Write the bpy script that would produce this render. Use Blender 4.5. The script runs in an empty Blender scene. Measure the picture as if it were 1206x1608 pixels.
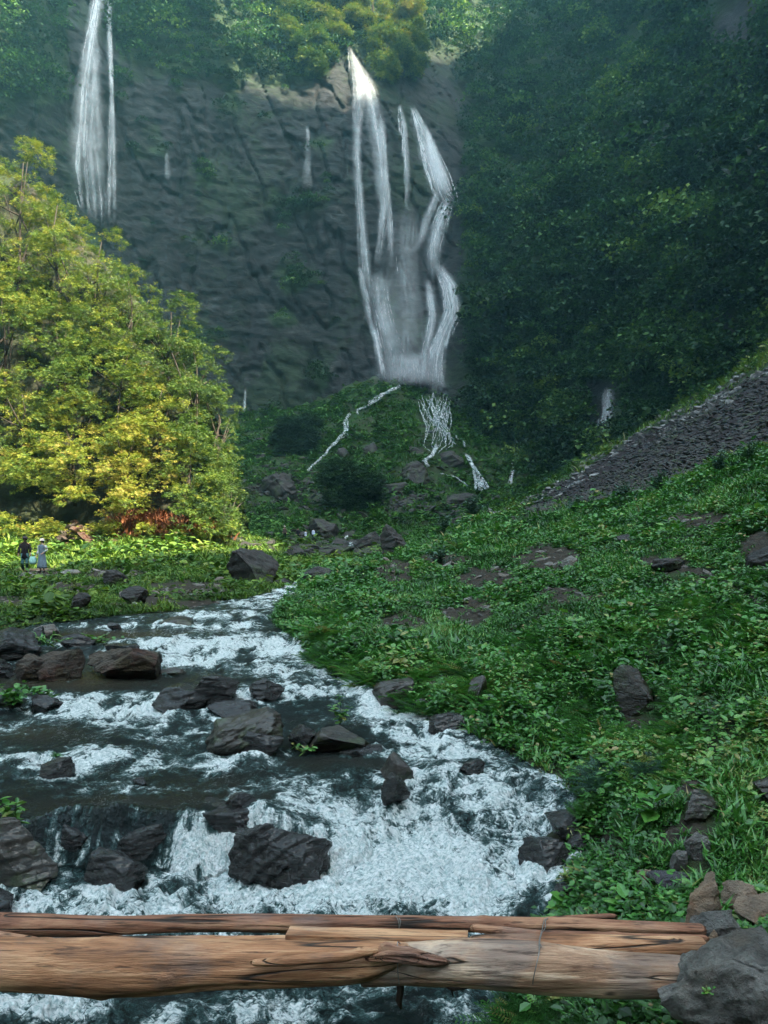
import bpy, math, random
import numpy as np
from mathutils import Vector, Matrix

# ---------------------------------------------------------------- camera, sky, sun, exposure
SC = bpy.context.scene
COL = SC.collection
FPX, CX, HZ = 1208.0, 603.0, 870.0          # focal length / centre column / horizon row, in photo pixels
cam_data = bpy.data.cameras.new("camera")
cam = bpy.data.objects.new("camera", cam_data)
COL.objects.link(cam)
cam_data.sensor_fit = 'VERTICAL'
cam_data.sensor_height = 24.0
cam_data.lens = 24.0 * FPX / 1608.0
cam_data.shift_y = (HZ - 804.0) / 1608.0
cam_data.clip_start = 0.05
cam_data.clip_end = 3000.0
cam.location = (0, 0, 0)
cam.rotation_euler = (math.radians(90), 0, 0)
SC.camera = cam

SUN_DIR = np.array([0.60, -0.55, 0.733]); SUN_DIR /= np.linalg.norm(SUN_DIR)
world = bpy.data.worlds.new("World"); SC.world = world; world.use_nodes = True
wn = world.node_tree.nodes; wl = world.node_tree.links
bg = wn.get("Background") or wn.new("ShaderNodeBackground")
sky = wn.new("ShaderNodeTexSky"); sky.sky_type = 'NISHITA'; sky.sun_disc = False
sky.sun_elevation = math.asin(SUN_DIR[2]); sky.sun_rotation = math.atan2(SUN_DIR[0], SUN_DIR[1])
sky.ozone_density = 1.0; sky.dust_density = 2.5
hs = wn.new("ShaderNodeHueSaturation"); hs.inputs['Saturation'].default_value = 0.55; hs.inputs['Value'].default_value = 0.15; wl.new(sky.outputs[0], hs.inputs['Color']); wl.new(hs.outputs[0], bg.inputs[0])   # thin high cloud whitens the blue; bg.inputs[1].default_value = 0.09
sun_data = bpy.data.lights.new("sun", 'SUN'); sun_data.energy = 5.0; sun_data.angle = math.radians(0.5)
sun_data.color = (1.0, 0.88, 0.68)
sun = bpy.data.objects.new("sun", sun_data); COL.objects.link(sun)
sun.rotation_euler = Vector(SUN_DIR.tolist()).to_track_quat('Z', 'Y').to_euler()
sun.location = (60, -55, 120)
SC.view_settings.view_transform = 'Standard'
SC.view_settings.look = 'None'
SC.view_settings.exposure = 2.87
SC.view_settings.gamma = 1.0
SC.render.engine = 'CYCLES'
SC.cycles.max_bounces = 5
SC.cycles.diffuse_bounces = 2
SC.cycles.glossy_bounces = 2
SC.cycles.transmission_bounces = 3
SC.cycles.transparent_max_bounces = 12
SC.cycles.volume_bounces = 0
SC.cycles.use_denoising = True
SC.cycles.sample_clamp_indirect = 4.0
HAZE_DENSITY = 0.00044

# ---------------------------------------------------------------- numpy helpers
rng = np.random.default_rng(7)
_G = np.array([[1,1,0],[-1,1,0],[1,-1,0],[-1,-1,0],[1,0,1],[-1,0,1],[1,0,-1],[-1,0,-1],
               [0,1,1],[0,-1,1],[0,1,-1],[0,-1,-1],[1,1,0],[-1,1,0],[0,-1,1],[0,-1,-1]], np.float32)
_P = np.random.default_rng(3).permutation(4096).astype(np.int64)
def pn(x, y, z=0.0, seed=0):
    """gradient noise, about -0.8..0.8"""
    x = np.asarray(x, np.float64); y = np.asarray(y, np.float64); z = np.asarray(z, np.float64) + 0*x
    xi = np.floor(x).astype(np.int64); yi = np.floor(y).astype(np.int64); zi = np.floor(z).astype(np.int64)
    xf = (x-xi).astype(np.float32); yf = (y-yi).astype(np.float32); zf = (z-zi).astype(np.float32)
    fu = lambda t: t*t*t*(t*(t*6-15)+10)
    u, v, w = fu(xf), fu(yf), fu(zf)
    out = 0
    for dx in (0, 1):
        for dy in (0, 1):
            for dz in (0, 1):
                h = _P[(_P[(_P[(xi+dx+seed*57) & 4095] + yi+dy) & 4095] + zi+dz) & 4095] & 15
                g = _G[h]
                d = g[..., 0]*(xf-dx) + g[..., 1]*(yf-dy) + g[..., 2]*(zf-dz)
                out = out + d*(u if dx else 1-u)*(v if dy else 1-v)*(w if dz else 1-w)
    return out
def fbm(x, y, z=0.0, octs=4, seed=0, gain=0.5, lac=2.03):
    a, f, s = 1.0, 1.0, 0
    for i in range(octs):
        s = s + a*pn(np.asarray(x)*f, np.asarray(y)*f, np.asarray(z)*f, seed+i*11); a *= gain; f *= lac
    return s
def sstep(a, b, t):
    t = np.clip((t-a)/(b-a), 0, 1); return t*t*(3-2*t)

def at(px, row, d):
    return np.stack([(np.asarray(px, float)-CX)/FPX*d, np.asarray(d, float)+0*np.asarray(px, float), (HZ-np.asarray(row, float))/FPX*d], -1)

def new_mesh(name, V, F, smooth=True, attrs=None):
    """V (n,3); F an (m,k) index array or a list of such arrays"""
    me = bpy.data.meshes.new(name)
    if not isinstance(F, list): F = [F]
    V = np.ascontiguousarray(V, np.float32)
    me.vertices.add(len(V)); me.vertices.foreach_set("co", V.ravel())
    nl = sum(f.size for f in F); npoly = sum(len(f) for f in F)
    me.loops.add(nl); me.polygons.add(npoly)
    me.loops.foreach_set("vertex_index", np.concatenate([f.ravel() for f in F]).astype(np.int32))
    tot = np.concatenate([np.full(len(f), f.shape[1], np.int32) for f in F])
    st = np.concatenate([[0], np.cumsum(tot)[:-1]]).astype(np.int32)
    me.polygons.foreach_set("loop_start", st)
    me.polygons.foreach_set("use_smooth", np.full(npoly, smooth, bool))
    if attrs:
        for k, a in attrs.items():
            at_ = me.attributes.new(k, 'FLOAT', 'POINT'); at_.data.foreach_set("value", np.ascontiguousarray(a, np.float32).ravel())
    me.update(calc_edges=True); me.validate()
    return me
def obj(name, V, F, mat, parent=None, smooth=True, attrs=None, loc=None):
    me = new_mesh(name, V, F, smooth, attrs)
    if mat is not None: me.materials.append(mat)
    o = bpy.data.objects.new(name, me); COL.objects.link(o)
    if parent is not None: o.parent = parent
    if loc is not None: o.location = loc
    return o
def tag(o, label=None, cat=None, group=None, kind=None):
    if label: o['label'] = label
    if cat: o['category'] = cat
    if group: o['group'] = group
    if kind: o['kind'] = kind
    return o
def empty(name, loc, label, cat, group=None):
    o = bpy.data.objects.new(name, None); COL.objects.link(o); o.location = loc
    o.empty_display_size = 0.2
    return tag(o, label, cat, group)
def grid_faces(nr, nc, keep=None):
    i = np.arange(nr*nc).reshape(nr, nc)
    f = np.stack([i[:-1, :-1], i[:-1, 1:], i[1:, 1:], i[1:, :-1]], -1).reshape(-1, 4)
    return f if keep is None else f[keep.ravel()]
def compact(V, F, attrs=None):
    used = np.unique(F); m = np.full(len(V), -1); m[used] = np.arange(len(used))
    return V[used], m[F], ({k: a[used] for k, a in attrs.items()} if attrs else None)
def tps(P, val):
    P = np.asarray(P, float); n = len(P)
    r2 = ((P[:, None]-P[None])**2).sum(-1)
    K = np.where(r2 > 0, 0.5*r2*np.log(r2+1e-12), 0) + np.eye(n)*1e-3
    A = np.zeros((n+3, n+3)); A[:n, :n] = K; A[:n, n] = 1; A[:n, n+1:] = P; A[n, :n] = 1; A[n+1:, :n] = P.T
    c = np.linalg.solve(A, np.concatenate([np.asarray(val, float), [0, 0, 0]]))
    def f(a, b):
        a = np.asarray(a, float); b = np.asarray(b, float); s = c[n] + c[n+1]*a + c[n+2]*b
        for k in range(n):
            q = (a-P[k, 0])**2 + (b-P[k, 1])**2
            s = s + c[k]*0.5*q*np.log(q+1e-12)
        return s
    return f
def tubes(paths, radii, seg=8, cap=True):
    """list of (n,3) polylines with (n,) radii -> V, F"""
    Vs, Fs, off = [], [], 0
    for P, R in zip(paths, radii):
        P = np.asarray(P, float); R = np.asarray(R, float)+np.zeros(len(P)); n = len(P)
        T = np.gradient(P, axis=0); T /= np.linalg.norm(T, axis=1, keepdims=True)+1e-9
        up = np.array([0, 0, 1.]) if abs(T[0, 2]) < 0.9 else np.array([1., 0, 0])
        A = np.cross(T, up); A /= np.linalg.norm(A, axis=1, keepdims=True)+1e-9; B = np.cross(A, T)
        th = np.arange(seg)/seg*2*np.pi
        V = P[:, None] + R[:, None, None]*(np.cos(th)[None, :, None]*A[:, None]+np.sin(th)[None, :, None]*B[:, None])
        i = np.arange(n*seg).reshape(n, seg); j = np.roll(i, -1, 1)
        F = np.stack([i[:-1], j[:-1], j[1:], i[1:]], -1).reshape(-1, 4)
        V = V.reshape(-1, 3)
        if cap:
            V = np.concatenate([V, P[:1], P[-1:]]); a, b = n*seg, n*seg+1
            F = np.concatenate([F, np.stack([np.full(seg, a), j[0], i[0], i[0]], -1)*1, np.stack([np.full(seg, b), i[-1], j[-1], j[-1]], -1)])
        Vs.append(V); Fs.append(F+off); off += len(V)
    V = np.concatenate(Vs); F = np.concatenate(Fs)
    tri = F[:, 2] == F[:, 3]
    return V, [x for x in (F[~tri], F[tri][:, :3]) if len(x)]

# ---------------------------------------------------------------- materials
def mat_new(name):
    m = bpy.data.materials.new(name); m.use_nodes = True; nt = m.node_tree; nt.nodes.clear()
    return m, nt
class NT:
    def __init__(s, name):
        s.m, s.nt = mat_new(name); s.out = s.nt.nodes.new("ShaderNodeOutputMaterial")
        s.co = None
    def n(s, t, ins=None, **kw):
        nd = s.nt.nodes.new(t)
        for k, v in kw.items(): setattr(nd, k, v)
        for k, v in (ins or {}).items():
            if isinstance(v, bpy.types.NodeSocket): s.nt.links.new(v, nd.inputs[k])
            else: nd.inputs[k].default_value = v
        return nd
    def coord(s):
        if s.co is None: s.co = s.n("ShaderNodeTexCoord")
        return s.co.outputs["Object"]
    def mapping(s, scale=(1, 1, 1), rot=(0, 0, 0), src=None):
        return s.n("ShaderNodeMapping", {"Vector": src or s.coord(), "Scale": scale, "Rotation": rot}).outputs[0]
    def noise(s, scale, detail=4, rough=0.55, dist=0.0, vec=None, out=0):
        return s.n("ShaderNodeTexNoise", {"Vector": vec or s.coord(), "Scale": scale, "Detail": detail, "Roughness": rough, "Distortion": dist}).outputs[out]
    def ramp(s, fac, stops, interp='LINEAR'):
        r = s.n("ShaderNodeValToRGB", {"Fac": fac}); cr = r.color_ramp; cr.interpolation = interp
        while len(cr.elements) < len(stops): cr.elements.new(0.5)
        for e, (p, c) in zip(cr.elements, stops):
            e.position = p; e.color = (c if isinstance(c, tuple) else (c, c, c))[:3] + (1,)
        return r.outputs[0]
    def mix(s, fac, a, b, mode='MIX'):
        nd = s.nt.nodes.new("ShaderNodeMix"); nd.data_type = 'RGBA'; nd.blend_type = mode
        for k, v in ((0, fac), (6, a), (7, b)):
            if isinstance(v, bpy.types.NodeSocket): s.nt.links.new(v, nd.inputs[k])
            else: nd.inputs[k].default_value = (v if k == 0 else tuple(v)[:3]+(1,))
        return nd.outputs[2]
    def math(s, op, a, b=0.0, c=None):
        ins = {0: a, 1: b}
        if c is not None: ins[2] = c
        return s.n("ShaderNodeMath", ins, operation=op).outputs[0]
    def mr(s, v, a, b, c=0.0, d=1.0, smooth=True):
        return s.n("ShaderNodeMapRange", {"Value": v, "From Min": a, "From Max": b, "To Min": c, "To Max": d}, interpolation_type='SMOOTHSTEP' if smooth else 'LINEAR').outputs[0]
    def attr(s, name):
        return s.n("ShaderNodeAttribute", attribute_name=name).outputs["Fac"]
    def bump(s, h, strength, dist, nrm=None):
        ins = {"Height": h, "Strength": strength, "Distance": dist}
        if nrm is not None: ins["Normal"] = nrm
        return s.n("ShaderNodeBump", ins).outputs[0]
    def bsdf(s, color, rough=0.8, normal=None, spec=0.3, **kw):
        ins = {"Base Color": color if isinstance(color, bpy.types.NodeSocket) else tuple(color)[:3]+(1,), "Roughness": rough, "Specular IOR Level": spec}
        if normal is not None: ins["Normal"] = normal
        ins.update(kw)
        return s.n("ShaderNodeBsdfPrincipled", ins).outputs[0]
    def done(s, shader):
        s.nt.links.new(shader, s.out.inputs["Surface"]); return s.m

def leaf_mat(name, stops, transl=0.3, rough=0.5, spec=0.3):
    t = NT(name); c = t.ramp(t.attr("tint"), stops)
    p = t.bsdf(c, rough, spec=spec)
    tr = t.n("ShaderNodeBsdfTranslucent", {"Color": t.mix(1.0, c, (1.0, 1.15, 0.55), 'MULTIPLY')}).outputs[0]
    return t.done(t.n("ShaderNodeMixShader", {0: transl, 1: p, 2: tr}).outputs[0])
def plain(name, color, rough=0.8, var=0.25, scale=6.0, spec=0.25):
    t = NT(name); c = tuple(color)
    n = t.noise(scale, 5)
    col = t.mix(t.mr(n, 0.3, 0.7), tuple(v*(1-var) for v in c), tuple(min(1, v*(1+var)) for v in c))
    return t.done(t.bsdf(col, rough, t.bump(n, 0.3, 0.01), spec))
def rock_mat(name, dark, light, stain=None, rough=0.55, moss=0.0, strata=(1.2, 1.2, 7.0), rot=(0.3, 0.25, 0.0), bump=1.0, scale=3.0, spec=0.5, crackw=0.018, coat=0.0):
    t = NT(name)
    v = t.mapping(strata, rot)
    n1 = t.noise(scale, 8, 0.62, 0.6, v); n2 = t.noise(scale*0.5, 4, 0.5)
    n3 = t.noise(scale*11, 6, 0.7, 0.3)
    n1 = t.math('ADD', t.math('MULTIPLY', n1, 0.72), t.math('MULTIPLY', n3, 0.28))
    col = t.ramp(n1, [(0.3, dark), (0.52, tuple((a+b)/2 for a, b in zip(dark, light))), (0.72, light)])
    if stain: col = t.mix(t.mr(n2, 0.46, 0.6), col, stain)
    if moss: col = t.mix(t.math('MULTIPLY', t.mr(t.noise(scale*1.3, 5), 0.52, 0.6), moss), col, (0.03, 0.05, 0.012))
    cr = t.math('ABSOLUTE', t.math('SUBTRACT', t.noise(scale*0.55, 3, 0.5, 0.4, v), 0.5)); crack = t.mr(cr, 0.0, crackw) if crackw else t.math('ADD', 1.0, 0.0)
    col = t.mix(crack, tuple(a*0.5 for a in dark), col)
    h = t.math('ADD', n1, t.math('MULTIPLY', n3, 0.5)); h = t.math('ADD', h, t.math('MULTIPLY', crack, 0.10))
    rg = t.mr(n1, 0.3, 0.7, rough-0.12, rough+0.15)
    return t.done(t.bsdf(col, rg, t.bump(h, bump, 0.09), spec, **{'Coat Weight': coat, 'Coat Roughness': 0.12}))
M = {}
M['wet_slate'] = rock_mat('wet_slate', (0.003, 0.003, 0.003), (0.017, 0.017, 0.017), rough=0.26, spec=0.45, coat=0.3, bump=.6)
M['brown_wet'] = rock_mat('brown_wet_rock', (0.007, 0.006, 0.004), (0.045, 0.036, 0.026), rough=0.36, moss=0.5, coat=.3, bump=.5)
M['ochre_rock'] = rock_mat('ochre_rock', (0.014, 0.012, 0.011), (0.12, 0.085, 0.058), stain=(0.07, 0.028, 0.016), rough=0.5, moss=0.4, scale=2.2)
M['dry_grey'] = rock_mat('dry_grey_rock', (0.04, 0.037, 0.034), (0.36, 0.335, 0.31), stain=(0.16, 0.13, 0.105), rough=0.75, strata=(1.4, 1.4, 2.2), scale=4.5, crackw=0)
M['craggy'] = rock_mat('craggy_grey_rock', (0.045, 0.04, 0.036), (0.62, 0.57, 0.51), stain=(0.24, 0.19, 0.145), rough=0.72, strata=(1.3, 1.3, 1.9), rot=(.5, .4, 0), scale=4.0, crackw=0, bump=1.3)
M['dry_brown'] = rock_mat('dry_brown_rock', (0.12, 0.085, 0.062), (0.48, 0.34, 0.235), stain=(0.30, 0.15, 0.07), rough=0.8, strata=(1.4, 1.4, 2.0), scale=5, crackw=0)
M['purple_slate'] = rock_mat('purple_slate', (0.05, 0.047, 0.058), (0.13, 0.12, 0.14), rough=0.5, scale=4)
M['far_rock'] = rock_mat('far_rock', (0.007, 0.0062, 0.006), (0.036, 0.031, 0.028), rough=0.7, moss=0.6, scale=0.8, strata=(1, 1, 2.5))

# ================================================================ THE GROUND
# water level below the eye, against distance up the valley
_wd = [2.0, 4.5, 5.4, 6.12, 6.4, 8.0, 9.5, 10.3, 13.0, 14.0, 16.0, 17.0, 20.0, 25.0, 30.0, 40.0, 50.0]
_wz = [-2.75, -2.65, -2.62, -2.56, -2.20, -2.10, -2.00, -1.85, -1.75, -1.60, -1.55, -1.40, -1.33, -1.20, -1.10, -0.9, -0.6]
def W(d): return np.interp(d, _wd, _wz)
_dd = np.geomspace(2.0, 50.0, 4000); _rr = HZ - FPX*W(_dd)/_dd
def row2d(row): return np.interp(-np.asarray(row, float), -_rr, _dd)     # distance of the water surface seen in a photo row
_R = [(1750, 760), (1608, 800), (1550, 835), (1440, 868), (1400, 880), (1300, 912), (1260, 930), (1215, 855), (1165, 765), (1140, 705), (1115, 640), (1075, 560),
      (1040, 490), (1000, 458), (975, 428), (950, 440), (935, 468), (925, 470), (918, 480), (912, 470), (905, 470)]
_L = [(1750, -700), (1608, -500), (1440, -330), (1300, -220), (1200, -160), (1135, -120), (1085, -60), (1050, -40), (1015, -20), (992, -10), (980, 70), (970, 170), (960, 285), (950, 330),
      (940, 395), (930, 425), (920, 455), (912, 470), (905, 470)]
_Rd = row2d([r for r, _ in _R]); _Rx = (np.array([p for _, p in _R])-CX)/FPX*_Rd
_Ld = row2d([r for r, _ in _L]); _Lx = (np.array([p for _, p in _L])-CX)/FPX*_Ld
def xR(d): return np.interp(d, _Rd, _Rx)
def xL(d): return np.interp(d, _Ld, _Lx)

_ctl = [  # photo column, photo row, distance: open ground
 (800, 1560, 4.6), (1000, 1495, 4.4), (1206, 1450, 4.4), (960, 1330, 5.6), (1206, 1200, 6.2), (950, 1200, 7.2), (1206, 1100, 7.7), (1206, 1000, 10.0),
 (1500, 1300, 4.2), (1500, 1000, 7.5), (1700, 700, 14), (1500, 780, 15), (1900, 900, 6),
 (820, 1100, 9.8), (1000, 1120, 8.7), (820, 1000, 13.2), (1000, 1000, 11.4), (820, 900, 21), (1000, 900, 17), (1206, 900, 14), (1206, 800, 19.5), (1206, 745, 26),
 (1350, 700, 30), (1000, 800, 33), (1000, 778, 38), (1100, 752, 31), (820, 850, 29), (820, 808, 42), (700, 860, 30), (700, 822, 48), (640, 860, 44), (600, 920, 24), (600, 1000, 14.5), (700, 940, 19), (500, 960, 20), (540, 1035, 12.9),
 (850, 822, 56), (850, 812, 75), (1000, 745, 62), (1206, 690, 50), (1206, 560, 82), (1100, 640, 92), (1000, 690, 102), (900, 745, 110), (820, 795, 118), (1400, 470, 75), (1600, 400, 60),
 (0, 965, 17.2), (100, 960, 19), (0, 930, 25), (100, 930, 26), (50, 905, 36), (200, 905, 33), (150, 870, 46), (0, 862, 47), (0, 820, 56), (-300, 860, 36), (-500, 950, 18), (-400, 800, 60), (-300, 1040, 13),
 (520, 914, 26), (560, 898, 33), (620, 874, 40), (1206, 762, 22), (1100, 785, 28), (300, 905, 33), (290, 868, 44), (400, 880, 42), (380, 925, 27), (400, 845, 58), (300, 838, 54), (470, 905, 38), (540, 890, 45), (600, 885, 48), (480, 862, 70), (560, 868, 72), (440, 842, 92), (540, 845, 98), (640, 842, 88),
 (600, 800, 112), (450, 770, 118), (380, 740, 125), (720, 790, 115), (800, 800, 120), (600, 740, 125), (700, 720, 130), (480, 700, 140), (380, 690, 150), (600, 612, 164), (680, 625, 164), (540, 650, 160), (760, 700, 150), (820, 740, 140), (560, 690, 140), (650, 690, 140),
 (100, 700, 130), (-200, 600, 120), (-400, 700, 90),
 (450, 560, 200), (620, 520, 205), (800, 600, 200), (1100, 500, 190), (200, 580, 200), (1500, 300, 180), (-300, 500, 200),
]
_u = lambda px: (np.asarray(px, float)-CX)/FPX
_P2 = [(_u(p)*1.3, math.log(d)) for p, r, d in _ctl]
_rowf = tps(_P2, [r for p, r, d in _ctl])
def G(x, y, detail=True):
    """ground height"""
    x = np.asarray(x, float); y = np.maximum(np.asarray(y, float), 2.0); x, y = np.broadcast_arrays(x, y)
    u = np.clip(x/y, -1.3, 1.3)
    z = (HZ-_rowf(u*1.3, np.log(y)))/FPX*y
    w = W(y)
    dist = np.maximum(xL(y)-x, x-xR(y))                     # >0 on land
    valid = y < 44
    bank = np.clip(dist, 0, None)
    if detail:
        a = sstep(0, 1.5, bank)
        z = z + a*np.interp(y, [0, 12, 20, 60, 90], [.16, .22, .14, .3, .6])*fbm(x*0.9/np.maximum(y, 4)*9, y*0.9/np.maximum(y, 4)*5+x*0, 0, 4, 5)*0.8 + a*0.13*fbm(x*0.8, y*0.8, 0, 3, 9) + 0.03*fbm(x*3, y*3, 0, 3, 12)*a
        far = sstep(60, 110, y)
        z = z + far*(1.6*fbm(x*0.05, y*0.05, 0, 4, 21) + 0.9*np.abs(fbm(x*0.16, y*0.16, 0, 3, 22)))
    z = np.where(valid, np.maximum(z, w + 0.03 + 0.10*sstep(0, .6, bank)), z)
    k = sstep(0.0, 0.25+0.05*y, bank)
    zl = w+0.02 + (z-w-0.02)*k
    zw = w - 0.05 - 0.45*sstep(0, 0.8, -dist)
    return np.where(valid & (dist < 0), zw, np.where(valid, zl, z))
_tp = np.arange(-300, 1500, 4.0); _td = np.geomspace(3.0, 230.0, 1500)
_tx = (_tp[:, None]-CX)/FPX*_td[None]; _tz = G(_tx, np.broadcast_to(_td[None], _tx.shape))
_trow = np.minimum.accumulate(HZ-FPX*_tz/_td[None], axis=1)
def hit_ground(px, row, d0=3.0, *_):
    """where the sight line of a photo point first meets the ground"""
    j = int(np.clip(round((px+300)/4.0), 0, len(_tp)-1)); i0 = int(np.searchsorted(_td, d0))
    i = max(i0, int(np.searchsorted(-_trow[j], -row)))
    d = _td[min(i, len(_td)-1)]; p = at(px, row, d)
    p[2] = float(G(p[0], p[1])); return p
def hit_water(px, row):
    d = float(row2d(row)); return at(px, row, d)
def scree_mask(x, y):
    """bare slide of dark stones on the right"""
    px = CX+FPX*x/y; row = HZ-FPX*G(x, y, False)/y
    n = fbm(x*0.12, y*0.12, 0, 4, 31)*75
    up = np.interp(px, [780, 900, 1000, 1100, 1206, 1400], [800, 752, 690, 640, 575, 470])
    lo = np.interp(px, [780, 850, 1000, 1100, 1206, 1400], [812, 835, 800, 765, 730, 650])
    return sstep(-4, 10, row+n*0.35-up)*sstep(-4, 22, lo-row+n)*(y > 38)*sstep(760, 830, px)
def path_mask(x, y):
    px = CX+FPX*x/y; row = HZ-FPX*G(x, y, False)/y
    yc = np.interp(px, [1020, 1080, 1130, 1206, 1300], [885, 895, 930, 962, 1000]); hw = np.interp(px, [1000, 1030, 1100, 1206], [0, 9, 16, 14])
    n = fbm(x*0.9, y*0.9, 0, 3, 33)*14
    return 1-sstep(0.7, 1.3, np.abs(row-yc+n)/np.maximum(hw, 1e-3))
_bare = [(768, 905, 45, 22), (700, 880, 40, 14), (740, 960, 45, 22), (1090, 1255, 45, 26), (960, 1330, 26, 24), (1100, 820, 60, 14), (860, 880, 60, 22), (1190, 870, 30, 28), (110, 925, 50, 10), (330, 950, 60, 8), (400, 895, 30, 16), (20, 945, 40, 9), (300, 925, 70, 14), (180, 905, 60, 10), (60, 900, 50, 9), (230, 940, 60, 10),
         (1075, 1335, 40, 22), (870, 1390, 30, 60), (620, 900, 30, 20), (900, 940, 50, 14), (640, 980, 50, 12), (700, 1070, 30, 12), (1000, 1140, 40, 16)]
def bare_mask(x, y):
    px = CX+FPX*x/y; row = HZ-FPX*G(x, y, False)/y; m = 0
    for a, b, c, d in _bare: m = np.maximum(m, np.exp(-((px-a)/c/1.15)**2-((row-b)/d/1.15)**2))
    return np.clip(np.maximum(sstep(0.32, 0.6, m+0.4*fbm(x*1.1, y*1.1, 0, 3, 44)), path_mask(x, y)), 0, 1)

t = NT('ground_soil')
n1 = t.noise(1.6, 8, 0.6); n2 = t.noise(0.25, 5, 0.6); n3 = t.noise(14, 5, 0.6)
soil = t.ramp(n3, [(0.3, (0.012, 0.010, 0.008)), (0.6, (0.04, 0.033, 0.025)), (0.8, (0.09, 0.08, 0.065))])
green = t.ramp(n1, [(0.3, (0.008, 0.02, 0.006)), (0.55, (0.022, 0.055, 0.012)), (0.75, (0.05, 0.10, 0.02))])
stone = t.ramp(t.noise(2.2, 9, 0.7), [(0.3, (0.010, 0.008, 0.009)), (0.55, (0.026, 0.021, 0.023)), (0.75, (0.06, 0.052, 0.054))])
c = t.mix(t.mr(n2, 0.35, 0.65, 0.35, 0.95), soil, green)
c = t.mix(t.attr("bare"), c, soil); c = t.mix(t.attr("scree"), c, stone)
vor = t.n("ShaderNodeTexVoronoi", {"Vector": t.coord(), "Scale": 1.7}).outputs[0]
hh = t.math('ADD', n1, t.math('MULTIPLY', n3, 0.35))
M['ground'] = t.done(t.bsdf(c, 0.9, t.bump(hh, 0.9, 0.12), 0.15))

def perspective_grid(px, d):
    PX, D = np.meshgrid(px, d); return (PX-CX)/FPX*D, D
px = np.concatenate([np.linspace(-1500, -150, 46), np.arange(-140, 1340, 5), np.linspace(1345, 2700, 46)])
dd = np.concatenate([np.geomspace(1.5, 60, 620), np.geomspace(60.4, 215, 260)])
X, Y = perspective_grid(px, dd); Z = G(X, Y)
V = np.stack([X, Y, Z], -1).reshape(-1, 3)
ground = tag(obj('ground', V, grid_faces(len(dd), len(px)), M['ground'], attrs={'bare': bare_mask(X, Y).ravel()*(Y.ravel() < 60), 'scree': scree_mask(X, Y).ravel()}), kind='structure')

# ================================================================ CLIFF AND MOUNTAINS
_cc = [(370, 690, 165), (370, 300, 169), (370, 0, 177), (150, 0, 160), (150, 300, 155), (0, 0, 138), (0, 600, 135), (-500, 300, 105), (-900, 300, 60), (-900, -400, 70), (-500, -400, 125), (100, -400, 175),
       (600, 610, 172), (540, 300, 174), (520, 80, 180), (560, -200, 205), (620, 20, 192), (450, -100, 190), (640, 300, 178), (640, 100, 190), (700, 20, 225), (760, 60, 225), (760, 250, 195), (800, -200, 250), (1000, 100, 190), (1000, -200, 220),
       (740, 640, 167), (730, 450, 178), (800, 780, 141), (800, 500, 165), (900, 500, 150), (900, 300, 168), (1000, 640, 128), (1000, 400, 140), (1206, 600, 104), (1206, 300, 122), (1206, 0, 148), (1206, -400, 185), (1600, 300, 80), (1600, -300, 130), (2300, 300, 40), (2300, -400, 70), (1500, 700, 75), (0, 900, 110), (600, 900, 150), (1200, 900, 92), (-900, 900, 50)]
_df = tps([(p/400, r/400) for p, r, d in _cc], [math.log(d) for p, r, d in _cc])
def forest_amount(px, row):
    """1 where trees and scrub cover the rock"""
    right = sstep(690, 770, px + 70*sstep(170, 60, row) + 25*fbm(row/60, px/90, 3, 3, 50))
    topmid = sstep(395, 520, px)*sstep(150, 40, row+0.0*px)*sstep(760, 650, px)
    topleft = sstep(190, 60, px)*sstep(260, 60, row) + 0.85*sstep(215, 90, row+0.12*np.abs(px-330))*sstep(560, 500, px) + .55*np.exp(-((px-480)/90)**2-((row-430)/70)**2) + .4*np.exp(-((px-250)/120)**2-((row-240)/60)**2)
    low = 0.35*sstep(560, 640, row)
    base = 0.34
    f = np.clip(np.maximum.reduce([right, 1-(1-topmid)*(1), topleft*0.9, low, base+0*px]), 0, 1)
    rockR = np.exp(-((px-1150)/55)**2-((row-60)/95)**2) + np.exp(-((px-1135)/30)**2-((row-520)/35)**2) + np.exp(-((px-940)/40)**2-((row-640)/50)**2)
    f = f*(1-np.clip(rockR*.85, 0, 0.8))
    wet = sstep(545, 562, px)*sstep(730, 708, px)*sstep(70, 100, row)*sstep(650, 600, row) + sstep(100, 112, px)*sstep(192, 180, px)*sstep(350, 320, row)
    n = fbm(px/70, row/70, 0, 4, 51)
    return sstep(0.42, 0.60, f + 0.36*n)*(1-np.clip(wet, 0, 1))
def shell(px, row, disp=True):
    px = np.asarray(px, float); row = np.asarray(row, float)
    d = np.exp(_df(px/400, row/400)); P = at(px, row, d)
    if disp:
        x, y, z = P[..., 0], P[..., 1], P[..., 2]
        right = sstep(690, 760, px)
        big = 4.0*fbm(x/38, y/38, z/38, 4, 60)
        # layered rock: tilted ledges
        s = z*0.30 + x*0.075 + 1.2*fbm(x/22, y/22, z/22, 3, 61)
        s = s + 0.9*fbm(x/9, y/9, z/9, 3, 67); led = np.abs((s*0.45 % 1.0)-0.5)*2
        crv = np.abs(fbm(x/11+z*.02, y/11, z/30, 4, 69)); ledge = 2.0*np.clip(.10-crv, 0, 1)/.10*(-.8)*(1-right) + (led**0.5-0.6)*.6*np.clip(0.35+1.6*fbm(x/13, y/13, z/8, 2, 68), 0, 1)*(1-right) + 0.8*np.abs(fbm(x/7, y/7, z/2.6, 4, 62)) + 0.55*fbm(x/3.0, y/3.0, z/1.8, 4, 64, .6)*(1-right)
        butt = 5.0*np.abs(fbm(x/16, y/30, z/55, 3, 63))*right + 3.6*np.abs(fbm(x/12, y/12, z/70, 3, 66))*(1-right)
        k = (d + big*(0.5+0.8*right) - ledge - butt)/d
        P = P*k[..., None]
    return P
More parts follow.
